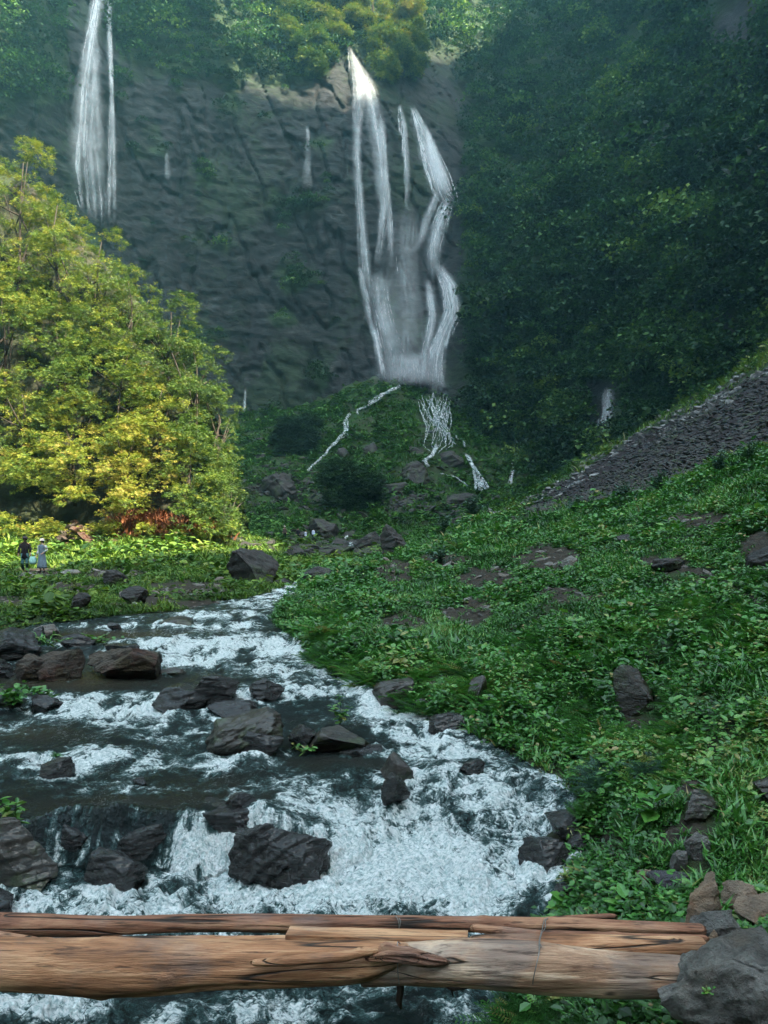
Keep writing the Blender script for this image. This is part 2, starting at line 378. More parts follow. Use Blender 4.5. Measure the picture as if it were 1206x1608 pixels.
px = np.concatenate([np.linspace(-900, -70, 70), np.arange(-60, 1270, 3.2), np.linspace(1275, 2300, 70)])
rw = np.concatenate([np.linspace(-600, -60, 60), np.arange(-54, 860, 3.2), [880, 930]])
PX, RW = np.meshgrid(px, rw); S_ = shell(PX, RW)
t = NT('cliff_rock')
m = t.mapping((1.0, 1.0, 2.6), (0.0, 0.24, 0.0))
n1 = t.noise(0.22, 12, 0.74, 1.2, m); n2 = t.noise(0.05, 6, 0.6); n3 = t.noise(0.9, 6, 0.65, 0.4, m)
rock = t.ramp(n1, [(0.36, (0.004, 0.005, 0.006)), (0.5, (0.011, 0.013, 0.013)), (0.62, (0.034, 0.036, 0.035)), (0.76, (0.13, 0.13, 0.125))])
grn = t.ramp(n3, [(0.3, (0.008, 0.018, 0.007)), (0.6, (0.02, 0.045, 0.012)), (0.8, (0.04, 0.07, 0.02))])
streak = t.mr(t.noise(0.12, 5, 0.6, 0.2, t.mapping((2.2, 2.2, 0.16))), 0.45, 0.68)
rock = t.mix(t.math('MULTIPLY', streak, 0.8), rock, (0.018, 0.019, 0.022))
mossy = t.mr(t.math('ADD', n2, t.math('MULTIPLY', n3, 0.5)), 0.74, 0.88)
c = t.mix(t.math('MULTIPLY', mossy, 0.55), rock, grn)
c = t.mix(t.attr("forest"), c, grn)
M['cliff'] = t.done(t.bsdf(c, 0.75, t.bump(t.math('ADD', n1, t.math('MULTIPLY', n3, 0.3)), 1.0, 0.9), 0.3))
FA = forest_amount(PX, RW)
tag(obj('cliff', S_.reshape(-1, 3), grid_faces(len(rw), len(px)), M['cliff'], attrs={'forest': FA.ravel()}), kind='structure')

# unseen ridge added behind right: crest shaped to keep sun off the valley floor
E_ = math.asin(SUN_DIR[2]); ch, sh = math.cos(E_), math.sin(E_)
hx, hy = SUN_DIR[0]/ch, SUN_DIR[1]/ch
uu = np.concatenate([np.linspace(-160, 20, 40), np.linspace(21, 200, 180), np.linspace(203, 330, 40)])
_wt = np.interp(uu, [-160, -40, 0, 31, 37, 46, 60, 96, 104, 117, 129, 134, 160, 192, 203, 330], [40, 25, 24.6, 25.0, 30, 75, 190, 215, 170, 163, 158, 172, 182, 198, 215, 200])
vc = np.interp(uu, [-160, 0, 40, 60, 330], [110, 62, 66, 95, 100])
crest = (_wt + vc*sh)/ch
vv = np.array([-0.86, -0.7, -0.5, -0.3, -0.14, -0.05, 0, 0.08, 0.25, 0.5, 1.0, 1.8])
hf = np.array([0.0, 0.17, 0.42, 0.68, 0.88, 0.975, 1.0, 0.97, 0.85, 0.6, 0.2, -0.02])
U_, K_ = np.meshgrid(uu, np.arange(len(vv)), indexing='ij')
base = np.minimum(vc, 80)
VV = vc[:, None] + vv[None]*base[:, None]
ZZ = -5 + (crest[:, None]+5)*hf[None]
XX = U_*(-hy) + VV*hx; YY = U_*hx + VV*hy
off = fbm(XX/25, YY/25, ZZ/25, 3, 70)*3*(hf[None] < 0.8)
ZZ = ZZ + off
tag(obj('sun_blocking_ridge', np.stack([XX, YY, ZZ], -1).reshape(-1, 3), grid_faces(len(uu), len(vv)), M['cliff'], attrs={'forest': np.ones(XX.size)}), kind='structure')
# low ground all round, under everything
th = np.linspace(0, 2*np.pi, 49); 
r_ = np.array([0.01, 60, 160, 330]); zz = np.array([-6.0, -6.0, -5.5, -5.0])
TT, RR = np.meshgrid(th, r_); ZZ = np.repeat(zz[:, None], len(th), 1)
tag(obj('terrain', np.stack([RR*np.cos(TT), RR*np.sin(TT)+60, ZZ], -1).reshape(-1, 3), grid_faces(len(r_), len(th)), M['cliff'], attrs={'forest': np.ones(TT.size)}), kind='structure')

# unseen valley sides added left and behind, narrowing the sky to light from above
ang = np.radians(np.linspace(100, 262, 70)); hk = np.array([0, .15, .35, .6, .85, 1.0, 1.02]); rk = np.array([0, .12, .26, .42, .6, .8, 1.3])
A_, H_ = np.meshgrid(ang, np.arange(len(hk)), indexing='ij')
rad = 72+85*rk[None]+10*pn(A_*5, H_*.6, 0*A_, 71); top_h = np.interp(np.degrees(ang), [100, 150, 185, 225, 262], [40, 100, 115, 95, 45])[:, None]
cxx, cyy = -6, 62
tag(obj('sky_blocking_hillside', np.stack([cxx+rad*np.cos(A_)*1.0, cyy+rad*np.sin(A_)*1.75, -7+top_h*hk[None]+3*pn(A_*9, H_*1.0, 0*A_, 72)*(H_ > 0)], -1).reshape(-1, 3), grid_faces(len(ang), len(hk)), M['cliff'], attrs={'forest': np.ones(A_.size)}), kind='structure')

# ================================================================ ROCKS
def ico(sub):
    import bmesh
    bm = bmesh.new(); bmesh.ops.create_icosphere(bm, subdivisions=sub, radius=1.0)
    V = np.array([v.co[:] for v in bm.verts]); F = np.array([[v.index for v in f.verts] for f in bm.faces]); bm.free()
    return V, F
ICO = {k: ico(k) for k in (2, 3, 4, 5, 6)}
def rotm(rx, ry, rz):
    return np.array(Matrix.Rotation(rz, 3, 'Z') @ Matrix.Rotation(ry, 3, 'Y') @ Matrix.Rotation(rx, 3, 'X'))
def rock_shape(seed, size, sub=5, planes=16, sharp=0.75, rough=1.0, tilt=(0.35, 0.2), flat=0.0):
    """an angular stone: a ball cut by flat joints, layered and pitted; size = full width, depth, height"""
    r = np.random.default_rng(seed); V, F = ICO[sub]; P = V.copy()
    P = P*(1+.22*fbm(V[:, 0]*1.1+seed, V[:, 1]*1.1, V[:, 2]*1.1, 3, seed % 89))[:, None]
    joints = r.normal(size=(3, 3)); joints[0] = [r.normal()*.3, r.normal()*.3, 1]
    for k in range(int(planes*1.5)):
        n = r.normal(size=3) if k % 5 > 2 else joints[k % 3]*r.choice([-1, 1])/np.linalg.norm(joints[k % 3])+r.normal(0, .16, 3)
        n = n/np.linalg.norm(n)
        if flat and k < 3: n = np.array([r.normal()*0.12, r.normal()*0.12, 1.0]); n /= np.linalg.norm(n)
        o = r.uniform(0.38, 0.84)*sharp/0.75
        if flat and k < 3: o = r.uniform(0.45, 0.6)
        e = np.clip(P@n-o, 0, None); P = P-e[:, None]*n*0.99
    P /= (P.max(0)-P.min(0)); P -= (P.max(0)+P.min(0))/2
    size = np.array(size, float); Q = P*size
    R = rotm(tilt[0], tilt[1], r.uniform(-0.4, 0.4)); L = Q@R.T; s = size.max()
    sd = seed % 97
    N = V/np.linalg.norm(V, axis=1, keepdims=True)
    lz = L[:, 2]/s + 0.10*fbm(L[:, 0]/s*1.5, L[:, 1]/s*1.5, L[:, 2]/s*1.5, 2, sd+1)
    st = lz*6.5+sd; fr = st-np.floor(st); step = sstep(0.0, 0.22, fr)-fr                      # broken ledges along the bedding
    a = 0.022*fbm(L[:, 0]/s*1.8, L[:, 1]/s*1.8, L[:, 2]/s*3.5, 3, sd) + 0.045*step*(0.6+fbm(L[:, 0]/s*2, L[:, 1]/s*2, L[:, 2]/s*2, 2, sd+2)) + 0.018*fbm(L[:, 0]/s*8, L[:, 1]/s*8, L[:, 2]/s*24, 4, sd+5) + 0.03*(0.3-np.abs(fbm(L[:, 0]/s*4, L[:, 1]/s*4, L[:, 2]/s*7, 3, sd+6))) + (rough > 1.1)*(.035*(.3-np.abs(fbm(L[:, 0]/s*3, L[:, 1]/s*3, L[:, 2]/s*3, 5, sd+7, .55)))+.012*fbm(L[:, 0]/s*22, L[:, 1]/s*22, L[:, 2]/s*22, 3, sd+8))
    Q = Q + N*(a*size.min()*1.0*rough+a*s*0.35*rough)[:, None]
    return Q, F
ROCKX = []; STREAMR = []
def rock(label, x0, x1, top, base, mat='wet_slate', name='boulder', on='water', depth=0.8, seed=None, planes=22, sharp=0.75, rot=0.0, roll=0.0, flat=0.0, sub=None, rough=1.0, sink=0.25, group=None, cat='boulder', d=None, tilt=(0.35, 0.2), material=None):
    cx = (x0+x1)/2
    p = at(cx, base, d) if d else (hit_water(cx, base) if on == 'water' else hit_ground(cx, base))
    if d and mat == 'dry_brown': p[2] = float(G(p[0], p[1]))-.02
    w = (x1-x0)/FPX*p[1]; dp = w*depth; c = p[1]+dp*0.42
    ztop = (HZ-top)/FPX*(p[1]+dp*0.35); h = max(0.05*w, ztop-p[2]); H = h*(1+sink)
    seed = seed if seed is not None else int(x0*7+top*3)
    sub = sub or (6 if (x1-x0) > 100 else 5 if (x1-x0) > 34 else 4 if (x1-x0) > 16 else 3)
    Q, F = rock_shape(seed, (w, dp, H), sub, planes, sharp, rough, tilt, flat)
    Rm = rotm(0, roll, rot); Q = Q@Rm.T
    Q[:, 0] *= w/(Q[:, 0].max()-Q[:, 0].min()); Q[:, 0] -= (Q[:, 0].max()+Q[:, 0].min())/2
    Q[:, 2] *= H/(Q[:, 2].max()-Q[:, 2].min()); Q[:, 2] -= Q[:, 2].min() + (H-h)
    if on == 'water' and not d: STREAMR.append(((cx-CX)/FPX*c, c, w*.5, dp*.5))
    if on == 'ground' or d: ROCKX.append(((cx-CX)/FPX*c, c, w*.5, dp*.5, h))
    o = obj(name, Q, F, M[mat], loc=((cx-CX)/FPX*c, c, p[2]))
    o.data.polygons.foreach_set("use_smooth", np.ones(len(F), bool))
    return tag(o, label, cat, group)

# ---- in the stream
rock('long low black boulder with water breaking round its left end', 243, 338, 1076, 1119, depth=.9, seed=11, flat=.3, roll=-0.15)
rock('black humped boulder leaning behind the long low one', 300, 377, 1057, 1110, depth=.8, seed=13, roll=0.25)
rock('rounded black boulder standing alone in white water above the plant rock', 390, 448, 1064, 1101, depth=.8, seed=15)
rock('low dark slab awash just behind the big slanted slab', 328, 410, 1099, 1126, depth=1.0, seed=17, flat=1)
rock('big slanted layered slab rising to a point in midstream', 314, 450, 1113, 1188, mat='brown_wet', depth=.8, seed=19, roll=-0.35, planes=12)
rock('smooth grey egg shaped boulder in front of the slanted slab', 373, 449, 1146, 1192, mat='wet_slate', depth=.7, seed=21, planes=8, sharp=.95, rough=.6)
rock('small pointed dark boulder between the slanted slab and the plant rock', 450, 503, 1138, 1180, depth=.8, seed=23)
rock('smooth brown boulder with a leafy plant growing on its top', 484, 582, 1141, 1187, mat='brown_wet', depth=.8, seed=25, planes=9, sharp=.85, rough=.6)
rock('thin flat grey slab in front of the plant rock', 533, 604, 1172, 1189, mat='wet_slate', depth=.6, seed=27, flat=1, name='stone_slab', cat='slab')
rock('upright brown boulder leaning on a black one in midstream', 596, 650, 1181, 1232, mat='brown_wet', depth=.7, seed=29, roll=-0.3)
rock('black glossy boulder at the foot of the upright brown one', 597, 645, 1212, 1264, depth=.7, seed=31, roll=.2)
rock('small dark stone half drowned below the right bank', 720, 764, 1192, 1224, depth=.8, seed=33)
rock('broad flat topped black boulder with water sliding over its right side', 298, 400, 1262, 1320, depth=.9, seed=35, flat=1, planes=12)
rock('dark wet knob of rock behind the flat topped boulder', 352, 408, 1243, 1292, depth=.9, seed=36)
rock('largest black angular boulder in the white water near the bridge', 358, 524, 1292, 1404, depth=.6, seed=43, planes=18, roll=-0.2, sub=6, rough=1.12, tilt=(.5, .5))
rock('round black boulder with white water curling over its crown', 136, 230, 1336, 1414, depth=.8, seed=43, planes=10, sharp=.9)
rock('small dark rock with a grass tuft in the left shallows', 64, 117, 1190, 1226, depth=.8, seed=45)
rock('tiny black stone alone in calm water', 206, 232, 1220, 1237, depth=.8, seed=47)
rock('dark mossy rock under the hanging plant at the left cascade', -30, 92, 1283, 1400, mat='brown_wet', depth=.5, seed=49, planes=14)
rock('black ledge stone inside the water curtain', 96, 140, 1296, 1345, depth=.6, seed=50)
rock('dark ledge rock under the sliding water curtain', 185, 262, 1296, 1352, depth=.5, seed=51, flat=1)
rock('black rock in foam at the left end of the bridge', -40, 26, 1403, 1446, depth=.9, seed=53)
rock('little dark stone poking out of foam just beyond the bridge', 197, 210, 1432, 1443, depth=.8, seed=54, cat='stone')
# ---- left edge of the stream
rock('big dark boulder at the left edge above the ochre ledge', -30, 66, 985, 1040, depth=.8, seed=61)
rock('dark boulder at the left edge beside the big dark one, lower down', -30, 24, 1017, 1066, depth=.9, seed=63)
rock('small black boulder between the big dark boulder and the pale one', 46, 72, 983, 1014, depth=.8, seed=64)
rock('pale topped rounded boulder by the left grass', 54, 92, 980, 1002, mat='dry_grey', depth=.8, seed=65, planes=9)
rock('black flat boulder behind the ochre ledge', 98, 150, 994, 1018, depth=.7, seed=66)
rock('left block of the ochre and grey rock ledge', 22, 72, 1026, 1070, mat='ochre_rock', depth=.7, seed=67)
rock('ochre stained block in the middle of the rock ledge', 62, 132, 1018, 1070, mat='ochre_rock', depth=.8, seed=69)
rock('long dark right block of the ledge with rusty stains', 122, 262, 1014, 1070, mat='ochre_rock', depth=.7, seed=71, roll=.16, planes=18, tilt=(.5, .3))
rock('flat dark stone capping the back of the rock ledge', 160, 222, 1010, 1034, depth=.9, seed=72, flat=1)
rock('low brown stone off the right end of the rock ledge', 252, 292, 1048, 1062, mat='brown_wet', depth=.7, seed=73, flat=1)
rock('dark rock under grass at the left edge below the ledge', -20, 40, 1082, 1114, mat='brown_wet', depth=.8, seed=75)
rock('black wedge of rock where the left rapids start', 52, 97, 1090, 1122, depth=.8, seed=77, roll=.3)
rock('small dark stone in the brown pool', 168, 190, 977, 990, depth=.8, seed=79)
rock('low dark rock in the far rapids under the left bank', 250, 306, 968, 984, mat='brown_wet', depth=.7, seed=80)
# ---- right edge
rock('grey flat stone tilted at the right water edge', 636, 684, 1096, 1122, mat='wet_slate', depth=.8, seed=81, flat=1, roll=-.3)
rock('pale grey slab awash below the right bank', 671, 730, 1120, 1152, mat='wet_slate', depth=.8, seed=83, flat=1)
rock('dark brown rock jutting from the right bank into the rapids', 583, 650, 1064, 1108, mat='brown_wet', depth=.8, seed=85)
rock('pointed dark rock standing in plants at the right bank', 733, 766, 1060, 1106, mat='brown_wet', depth=.8, seed=87, on='ground')
rock('black boulder cluster top at the right water edge', 858, 932, 1270, 1322, depth=.9, seed=89)
rock('shiny black angular boulder jutting into foam on the right', 814, 900, 1318, 1388, depth=.8, seed=91, planes=20)
rock('black wet slab at the water edge just behind the bridge', 858, 922, 1384, 1442, depth=.7, seed=93, flat=1)
rock('dark block between the two black boulders of the right edge', 880, 930, 1308, 1360, depth=.9, seed=94)
# ---- on the right bank
rock('upright brown standing rock among the plants of the slope', 963, 1032, 1044, 1132, mat='brown_wet', depth=.7, seed=101, on='ground', rough=.8, roll=.08)
rock('grey slate slab standing on edge above the brown rocks', 1074, 1116, 1308, 1356, mat='dry_grey', depth=.5, seed=103, on='ground', roll=.25)
rock('dull grey block beside the standing slate slab', 1052, 1080, 1334, 1372, mat='dry_grey', depth=.8, seed=104, on='ground')
rock('flat purple grey slate lying by the leafy ground', 1020, 1084, 1368, 1398, mat='purple_slate', depth=.8, seed=105, on='ground', flat=1)
rock('small rough brown stone left of the purple slate', 993, 1024, 1366, 1392, mat='dry_brown', depth=.8, seed=106, on='ground')
rock('reddish dark stone half hidden in leaves at the right', 1180, 1240, 1215, 1268, mat='brown_wet', depth=.8, seed=107, on='ground')
rock('dark stone in the hollow under leaves on the near slope', 1064, 1128, 1238, 1292, mat='brown_wet', depth=.8, seed=108, on='ground')
rock('dark rock beside the footpath head on the slope', 1020, 1078, 876, 902, mat='far_rock', depth=.8, seed=109, on='ground')
rock('dark rock at the right edge above the footpath', 1176, 1240, 850, 896, mat='far_rock', depth=.8, seed=110, on='ground')
rock('grey stone half sunk in grass on the upper slope', 878, 908, 872, 892, mat='dry_grey', depth=.8, seed=111, on='ground')
rock('dark small rock in weeds near the slope crest', 968, 1000, 838, 856, mat='far_rock', depth=.8, seed=112, on='ground')
rock('small grey stone in grass below the footpath', 1078, 1094, 932, 946, mat='dry_grey', depth=.8, seed=113, on='ground', cat='stone')
# ---- by the bridge end
rock('brown knobbly rock with grey front at the bridge end', 1066, 1150, 1376, 1462, mat='dry_brown', depth=.7, seed=121, on='ground', d=4.05, planes=20, sub=6, rough=1.15)
rock('smooth tan boulder behind the knobbly brown rock', 1130, 1196, 1388, 1450, mat='dry_brown', depth=.8, seed=123, on='ground', d=4.4, planes=8, sharp=.9)
rock('pale brown boulder cut by the right edge of the picture', 1150, 1260, 1412, 1480, mat='dry_brown', depth=.7, seed=124, on='ground', d=4.15, planes=9)
rock('grey cracked rock between the brown rock and the big boulder', 1085, 1160, 1424, 1492, mat='dry_grey', depth=.7, seed=125, on='ground', d=3.95)
rock('huge pale grey craggy boulder filling the bottom right corner', 1008, 1440, 1474, 1760, mat='craggy', depth=.6, seed=128, on='ground', d=2.86, sub=6, planes=24, sharp=.78, roll=-.2, rough=1.12, sink=.3)
rock('grey crag rising behind the huge corner boulder', 1136, 1440, 1428, 1640, mat='craggy', depth=.5, seed=128, on='ground', d=3.5, sub=6, planes=18, roll=-.4, rough=1.2)
rock('wet dark stone under the right end of the bridge', 860, 910, 1582, 1640, depth=.9, seed=129, d=4.35)
rock('pale stone among leaves under the right end of the bridge', 905, 950, 1570, 1625, mat='dry_grey', depth=.9, seed=130, d=4.3)
rock('square pale stone under the log ends', 956, 985, 1556, 1590, mat='dry_grey', depth=.9, seed=131, d=4.1)
rock('brown wedge stone where the thin poles meet the boulder', 1100, 1135, 1462, 1486, mat='dry_brown', depth=.9, seed=132, d=3.9, cat='stone')
# ---- left bank and the gully
rock('flat grey rock the two hikers stand behind', 26, 66, 898, 917, mat='dry_grey', depth=.8, seed=141, on='ground', flat=.5)
rock('dark boulder on the left bank just above the stream', 192, 230, 920, 950, mat='far_rock', depth=.8, seed=143, on='ground')
rock('dark wedge rock on the left bank under the shadow line', 163, 203, 894, 922, mat='far_rock', depth=.8, seed=145, on='ground', roll=.3)
rock('grey stone near the stream on the left bank', 113, 142, 930, 958, mat='far_rock', depth=.8, seed=147, on='ground')
rock('pale flat stone on the grass right of the hikers', 96, 130, 894, 908, mat='dry_grey', depth=.8, seed=149, on='ground', flat=1)
rock('big dark boulder sloping above the stream bend', 354, 438, 860, 916, mat='far_rock', depth=.9, seed=151, on='ground', roll=.3)
rock('dark rounded boulder right of the stream bend', 469, 524, 889, 915, mat='far_rock', depth=.8, seed=153, on='ground')
rock('small dark stone in the stream bend', 432, 456, 908, 920, mat='far_rock', depth=.8, seed=155, on='ground')
rock('grey stone on the left bank between bush and stream', 222, 252, 876, 890, mat='far_rock', depth=.8, seed=156, on='ground')
rock('black boulder beside the far hikers', 484, 532, 814, 848, mat='far_rock', depth=.8, seed=157, on='ground')
rock('dark boulder right of the small gully cascade', 556, 608, 834, 868, mat='far_rock', depth=.8, seed=159, on='ground')
rock('dark boulder at the right of the gully under the green slope', 596, 640, 822, 872, mat='far_rock', depth=.8, seed=161, on='ground', planes=10)
rock('black rock left of the small gully cascade', 520, 548, 846, 864, mat='far_rock', depth=.8, seed=163, on='ground')
rock('dark boulder high on the stony mound, right of its bush', 628, 676, 722, 758, mat='far_rock', depth=.8, seed=165, on='ground')
rock('low dark boulder on the mound below the bush', 596, 642, 756, 779, mat='far_rock', depth=.8, seed=167, on='ground')
rock('brown boulder on the mound above the bush', 568, 594, 694, 716, mat='far_rock', depth=.8, seed=169, on='ground')
rock('dark boulder beside the netted white rill', 684, 728, 706, 736, mat='far_rock', depth=.8, seed=171, on='ground')
rock('dark rock mass at the left foot of the mound', 396, 470, 742, 786, mat='far_rock', depth=.8, seed=173, on='ground', planes=22, rough=1.5)
rock('grey boulder at the foot of the right rill', 700, 752, 772, 796, mat='far_rock', depth=.8, seed=175, on='ground')
rock('small dark boulder left of the mound bush', 528, 548, 702, 720, mat='far_rock', depth=.8, seed=177, on='ground')
rock('dark boulder on the mound under the falls, left side', 640, 668, 700, 716, mat='far_rock', depth=.8, seed=179, on='ground')

# ---- loose stones nobody could count
def stone_field(name, n, place, smin, smax, mat, label, seed, sub=2):
    r = np.random.default_rng(seed); Vs, Fs, off = [], [], 0
    protos = [rock_shape(seed*31+k, (1, r.uniform(.6, 1), r.uniform(.25, .6)), sub, 9, .7, .5) for k in range(8)]
    P = place(r, n); n = len(P)
    for k in range(8):
        idx = np.arange(k, n, 8); Q, F = protos[k]; m = len(idx)
        if not m: continue
        s = smin+(smax-smin)*r.uniform(0, 1, m)**3; s = s*P[idx, 3]
        a = r.uniform(0, 6.28, m); tx = r.normal(0, .3, m)
        c, s_ = np.cos(a), np.sin(a)
        x = Q[None, :, 0]*c[:, None]-Q[None, :, 1]*s_[:, None]; y = Q[None, :, 0]*s_[:, None]+Q[None, :, 1]*c[:, None]; z = Q[None, :, 2]+0*x + x*tx[:, None]
        V = np.stack([x, y, z], -1)*s[:, None, None]+P[idx, None, :3]
        Vs.append(V.reshape(-1, 3)); Fs.append((F[None]+np.arange(m)[:, None, None]*len(Q)+off).reshape(-1, 3)); off += m*len(Q)
    return tag(obj(name, np.concatenate(Vs), np.concatenate(Fs), M[mat], smooth=False), label, None, None, 'stuff')
def scatter(px0, px1, d0, d1, mask, sizef=lambda d: d*0+1):
    def f(r, n):
        px = r.uniform(px0, px1, n); d = np.exp(r.uniform(math.log(d0), math.log(d1), n)); x = (px-CX)/FPX*d
        m = mask(x, d, px) > r.uniform(0, 1, n); x, d = x[m], d[m]
        return np.stack([x, d, G(x, d), sizef(d)], -1)
    return f
stone_field('scree', 60000, scatter(760, 1500, 40, 125, lambda x, d, px: scree_mask(x, d)*0.75), .05, .75, 'far_rock', 'bare slope of loose dark stones below the right mountainside', 5)
def upper_edge(x, y, px):
    row = HZ-FPX*G(x, y, False)/y; e = np.interp(px, [780, 900, 1000, 1100, 1206], [800, 752, 690, 640, 575])
    return np.exp(-((row-e-2)/13)**2)*(px > 770)*(y > 45)
t = NT('pale_rubble_rock'); nn = t.noise(1.3, 3); M['pale_rubble'] = t.done(t.bsdf(t.ramp(nn, [(.35, (.04, .04, .04)), (.55, (.15, .145, .14)), (.7, (.3, .29, .28))]), .8))
stone_field('rubble', 9000, scatter(760, 1300, 45, 125, upper_edge), .2, 1.3, 'pale_rubble', 'strip of pale broken stones along the top edge of the scree', 6)
def gully(x, y, px):
    row = HZ-FPX*G(x, y, False)/y
    m = np.exp(-((px-450)/60)**2-((row-765)/26)**2)+np.exp(-((px-570)/90)**2-((row-800)/18)**2)*.8+np.exp(-((px-520)/60)**2-((row-860)/12)**2)*.5+.05+np.exp(-((px-700)/60)**2-((row-790)/14)**2)*.6
    return m*(row < 878)
stone_field('debris', 16000, scatter(370, 800, 50, 150, gully), .25, 2.2, 'far_rock', 'dark tumbled stones of the gully floor below the falls', 7)
stone_field('pebbles', 5200, scatter(-100, 1300, 4.3, 45, lambda x, d, px: bare_mask(x, d)*.8+.02*(px < 400), lambda d: np.clip(d*.07, .3, 1.8)), .05, .3, 'dry_grey', 'small grey stones lying on bare soil of both banks', 8)

# ================================================================ THE STREAM
_foam = [ # column, row, half width, half height, strength (photo pixels, laid on the water surface)
 (60, 1420, 160, 28, 1.3), (260, 1420, 130, 30, 1.2), (250, 1330, 60, 24, 0.5), (330, 1350, 60, 30, 1.0), (300, 1390, 70, 30, 1.0), (420, 1420, 90, 24, 1.1), (560, 1400, 90, 45, 1.1), (600, 1320, 80, 50, 1.25), (700, 1300, 90, 60, 1.0), (650, 1380, 90, 50, 1.1), (800, 1260, 80, 40, 1.0), (760, 1380, 80, 60, 0.8),
 (840, 1330, 50, 50, .7), (850, 1240, 50, 25, 0.9), (720, 1235, 70, 16, 0.4), (540, 1230, 90, 20, 0.45), (620, 1500, 300, 60, 0.7), (60, 1580, 160, 30, 1.1), (250, 1600, 120, 26, 0.6), (470, 1590, 90, 30, 0.7), (700, 1590, 90, 26, 0.5), (560, 1270, 40, 20, .8),
 (50, 1205, 90, 16, 1.1), (160, 1190, 70, 14, 0.8), (190, 1120, 90, 17, 1.15), (120, 1100, 60, 12, .7), (260, 1150, 60, 14, 0.7), (300, 1205, 110, 14, 0.55), (420, 1200, 60, 10, .4), (200, 1240, 200, 14, 0.25), (0, 1150, 60, 12, 0.6), (480, 1265, 60, 16, 0.5),
 (600, 1115, 60, 14, 1.0), (660, 1150, 70, 18, 1.15), (720, 1180, 60, 15, .9), (540, 1085, 60, 12, 1.0), (480, 1055, 70, 12, 0.9), (430, 1085, 60, 10, .8), (400, 1045, 80, 10, 0.8), (640, 1185, 60, 14, 0.6),
 (330, 1020, 120, 12, 1.3), (430, 1015, 60, 12, 1.25), (240, 1010, 50, 7, 1.1), (300, 1040, 70, 8, 0.9), (360, 1000, 90, 6, .8), (200, 1095, 80, 8, 0.6), (230, 1068, 100, 5, -0.3),
 (130, 985, 60, 3, 0.7), (250, 983, 70, 4, 0.7), (380, 983, 60, 6, 0.8), (350, 965, 80, 6, 0.8), (400, 950, 50, 6, 0.85), (430, 938, 40, 5, 0.9), (300, 970, 60, 3, .5), (450, 925, 40, 6, 1.0),
 (160, 998, 100, 6, -0.6), (120, 1070, 130, 10, -0.8), (330, 1185, 60, 10, -0.2), (520, 1200, 90, 14, -0.5), (200, 1265, 180, 14, -0.5), (60, 1160, 60, 10, -0.4), (270, 1225, 80, 10, -0.2), (620, 1145, 20, 10, 0.3), (180, 1310, 150, 18, -0.6), (500, 1170, 120, 14, -0.5),
 (660, 1440, 50, 20, -0.4), (260, 1565, 80, 25, -0.4), (600, 1575, 90, 22, -0.3)]
px = np.arange(-520, 960, 1.7); dd = np.concatenate([np.geomspace(3.0, 12, 560), np.geomspace(12.03, 36, 300)])
X, Y = perspective_grid(px, dd)
# bend the drop so that the lip is not one straight line
lip = 0.28*fbm(X*0.8, 0*Y, 0.5, 3, 80) + np.interp(X, [-4, -0.8, 0.2, 2], [0.0, 0.0, 0.35, 0.6]) 
Yw = Y - lip*np.exp(-((Y-6.4)/1.6)**2)
soft = np.interp(X, [-0.9, 0.3], [0.0, 1.0])
Z = W(Yw)*(1-soft*np.exp(-((Y-6.2)/0.9)**2)*0.8) + soft*np.exp(-((Y-6.2)/0.9)**2)*0.8*np.interp(Y, [4.5, 5.2, 7.6, 8.2], [-2.65, -2.62, -2.14, -2.1])
row = HZ-FPX*Z/Y; PXg = np.broadcast_to(px[None], X.shape)
F = np.full(X.shape, 0.12)
for a, b, c, e, s in _foam: F += s*np.exp(-((PXg-a)/c)**2-((row-b)/e)**2)
F = np.where(F > 0, 1.16*(1-np.exp(-F*1.25)), np.maximum(F, -.3))
for rx, ry, ra, rb_ in STREAMR:     # water breaks white round every stone
    q = np.sqrt(((X-rx)/(ra+.02))**2+((Y-ry)/(rb_+.02))**2); F += .38*np.exp(-((q-1.12)/.22)**2)*np.clip(ra*4, .3, 1)
turb = np.clip(F, 0.08, 1.25)
wx = X + 0.15*fbm(X*1.3, Y*0.8, 0, 3, 81); wy = Y + 0.2*fbm(X*1.1, Y*0.9, 4, 3, 82)
sc_ = np.interp(Y, [4, 9, 20, 35], [1.0, 0.85, 0.6, 0.45])
n_big = fbm(wx*1.7, wy*1.3, 0, 3, 83); n_mid = 1-np.abs(fbm(wx*4.5*sc_, wy*6.0*sc_, 1, 4, 84))*2.2; n_fine = 1-np.abs(fbm(wx*14*sc_, wy*19*sc_, 2, 3, 85))*2.2
H = 0.12*turb*n_big + 0.036*turb*n_mid + 0.011*(0.3+turb)*n_fine + 0.010*fbm(wx*18*sc_, wy*14*sc_, 3, 3, 86) + .012*fbm(wx*6*sc_, wy*7*sc_, 3, 2, 89)
# water humped over sunken stones just above the drop
for a, b, wpx, hgt in [(180, 1310, 60, 0.12), (300, 1300, 50, 0.10), (400, 1290, 50, 0.10), (100, 1305, 40, 0.1), (530, 1215, 45, .08), (700, 1215, 40, .1), (745, 1200, 30, .08), (200, 1160, 45, 0.05), (580, 1150, 40, .05), (800, 1220, 30, .08)]:
    p = hit_water(a, b); rad = wpx/FPX*p[1]
    H += hgt*np.exp(-((X-p[0])/rad)**2-((Y-p[1]-0.05)/(rad*0.9))**2)
F = F + np.clip(F+.25, .1, 1)*(.62*fbm(wx*1.9, wy*1.1, 7, 4, 87)+.26*fbm(wx*7*sc_, wy*3.5*sc_, 7, 3, 88))
far = np.interp(Y, [4, 12, 36], [1.0, 1.15, 1.5])
Zs = Z + H*far*0.9
crest_f = np.clip((n_mid*0.6+n_fine*0.4)-0.25, 0, 1)
slope = np.abs(np.gradient(Z, axis=0)/np.gradient(Y, axis=0))
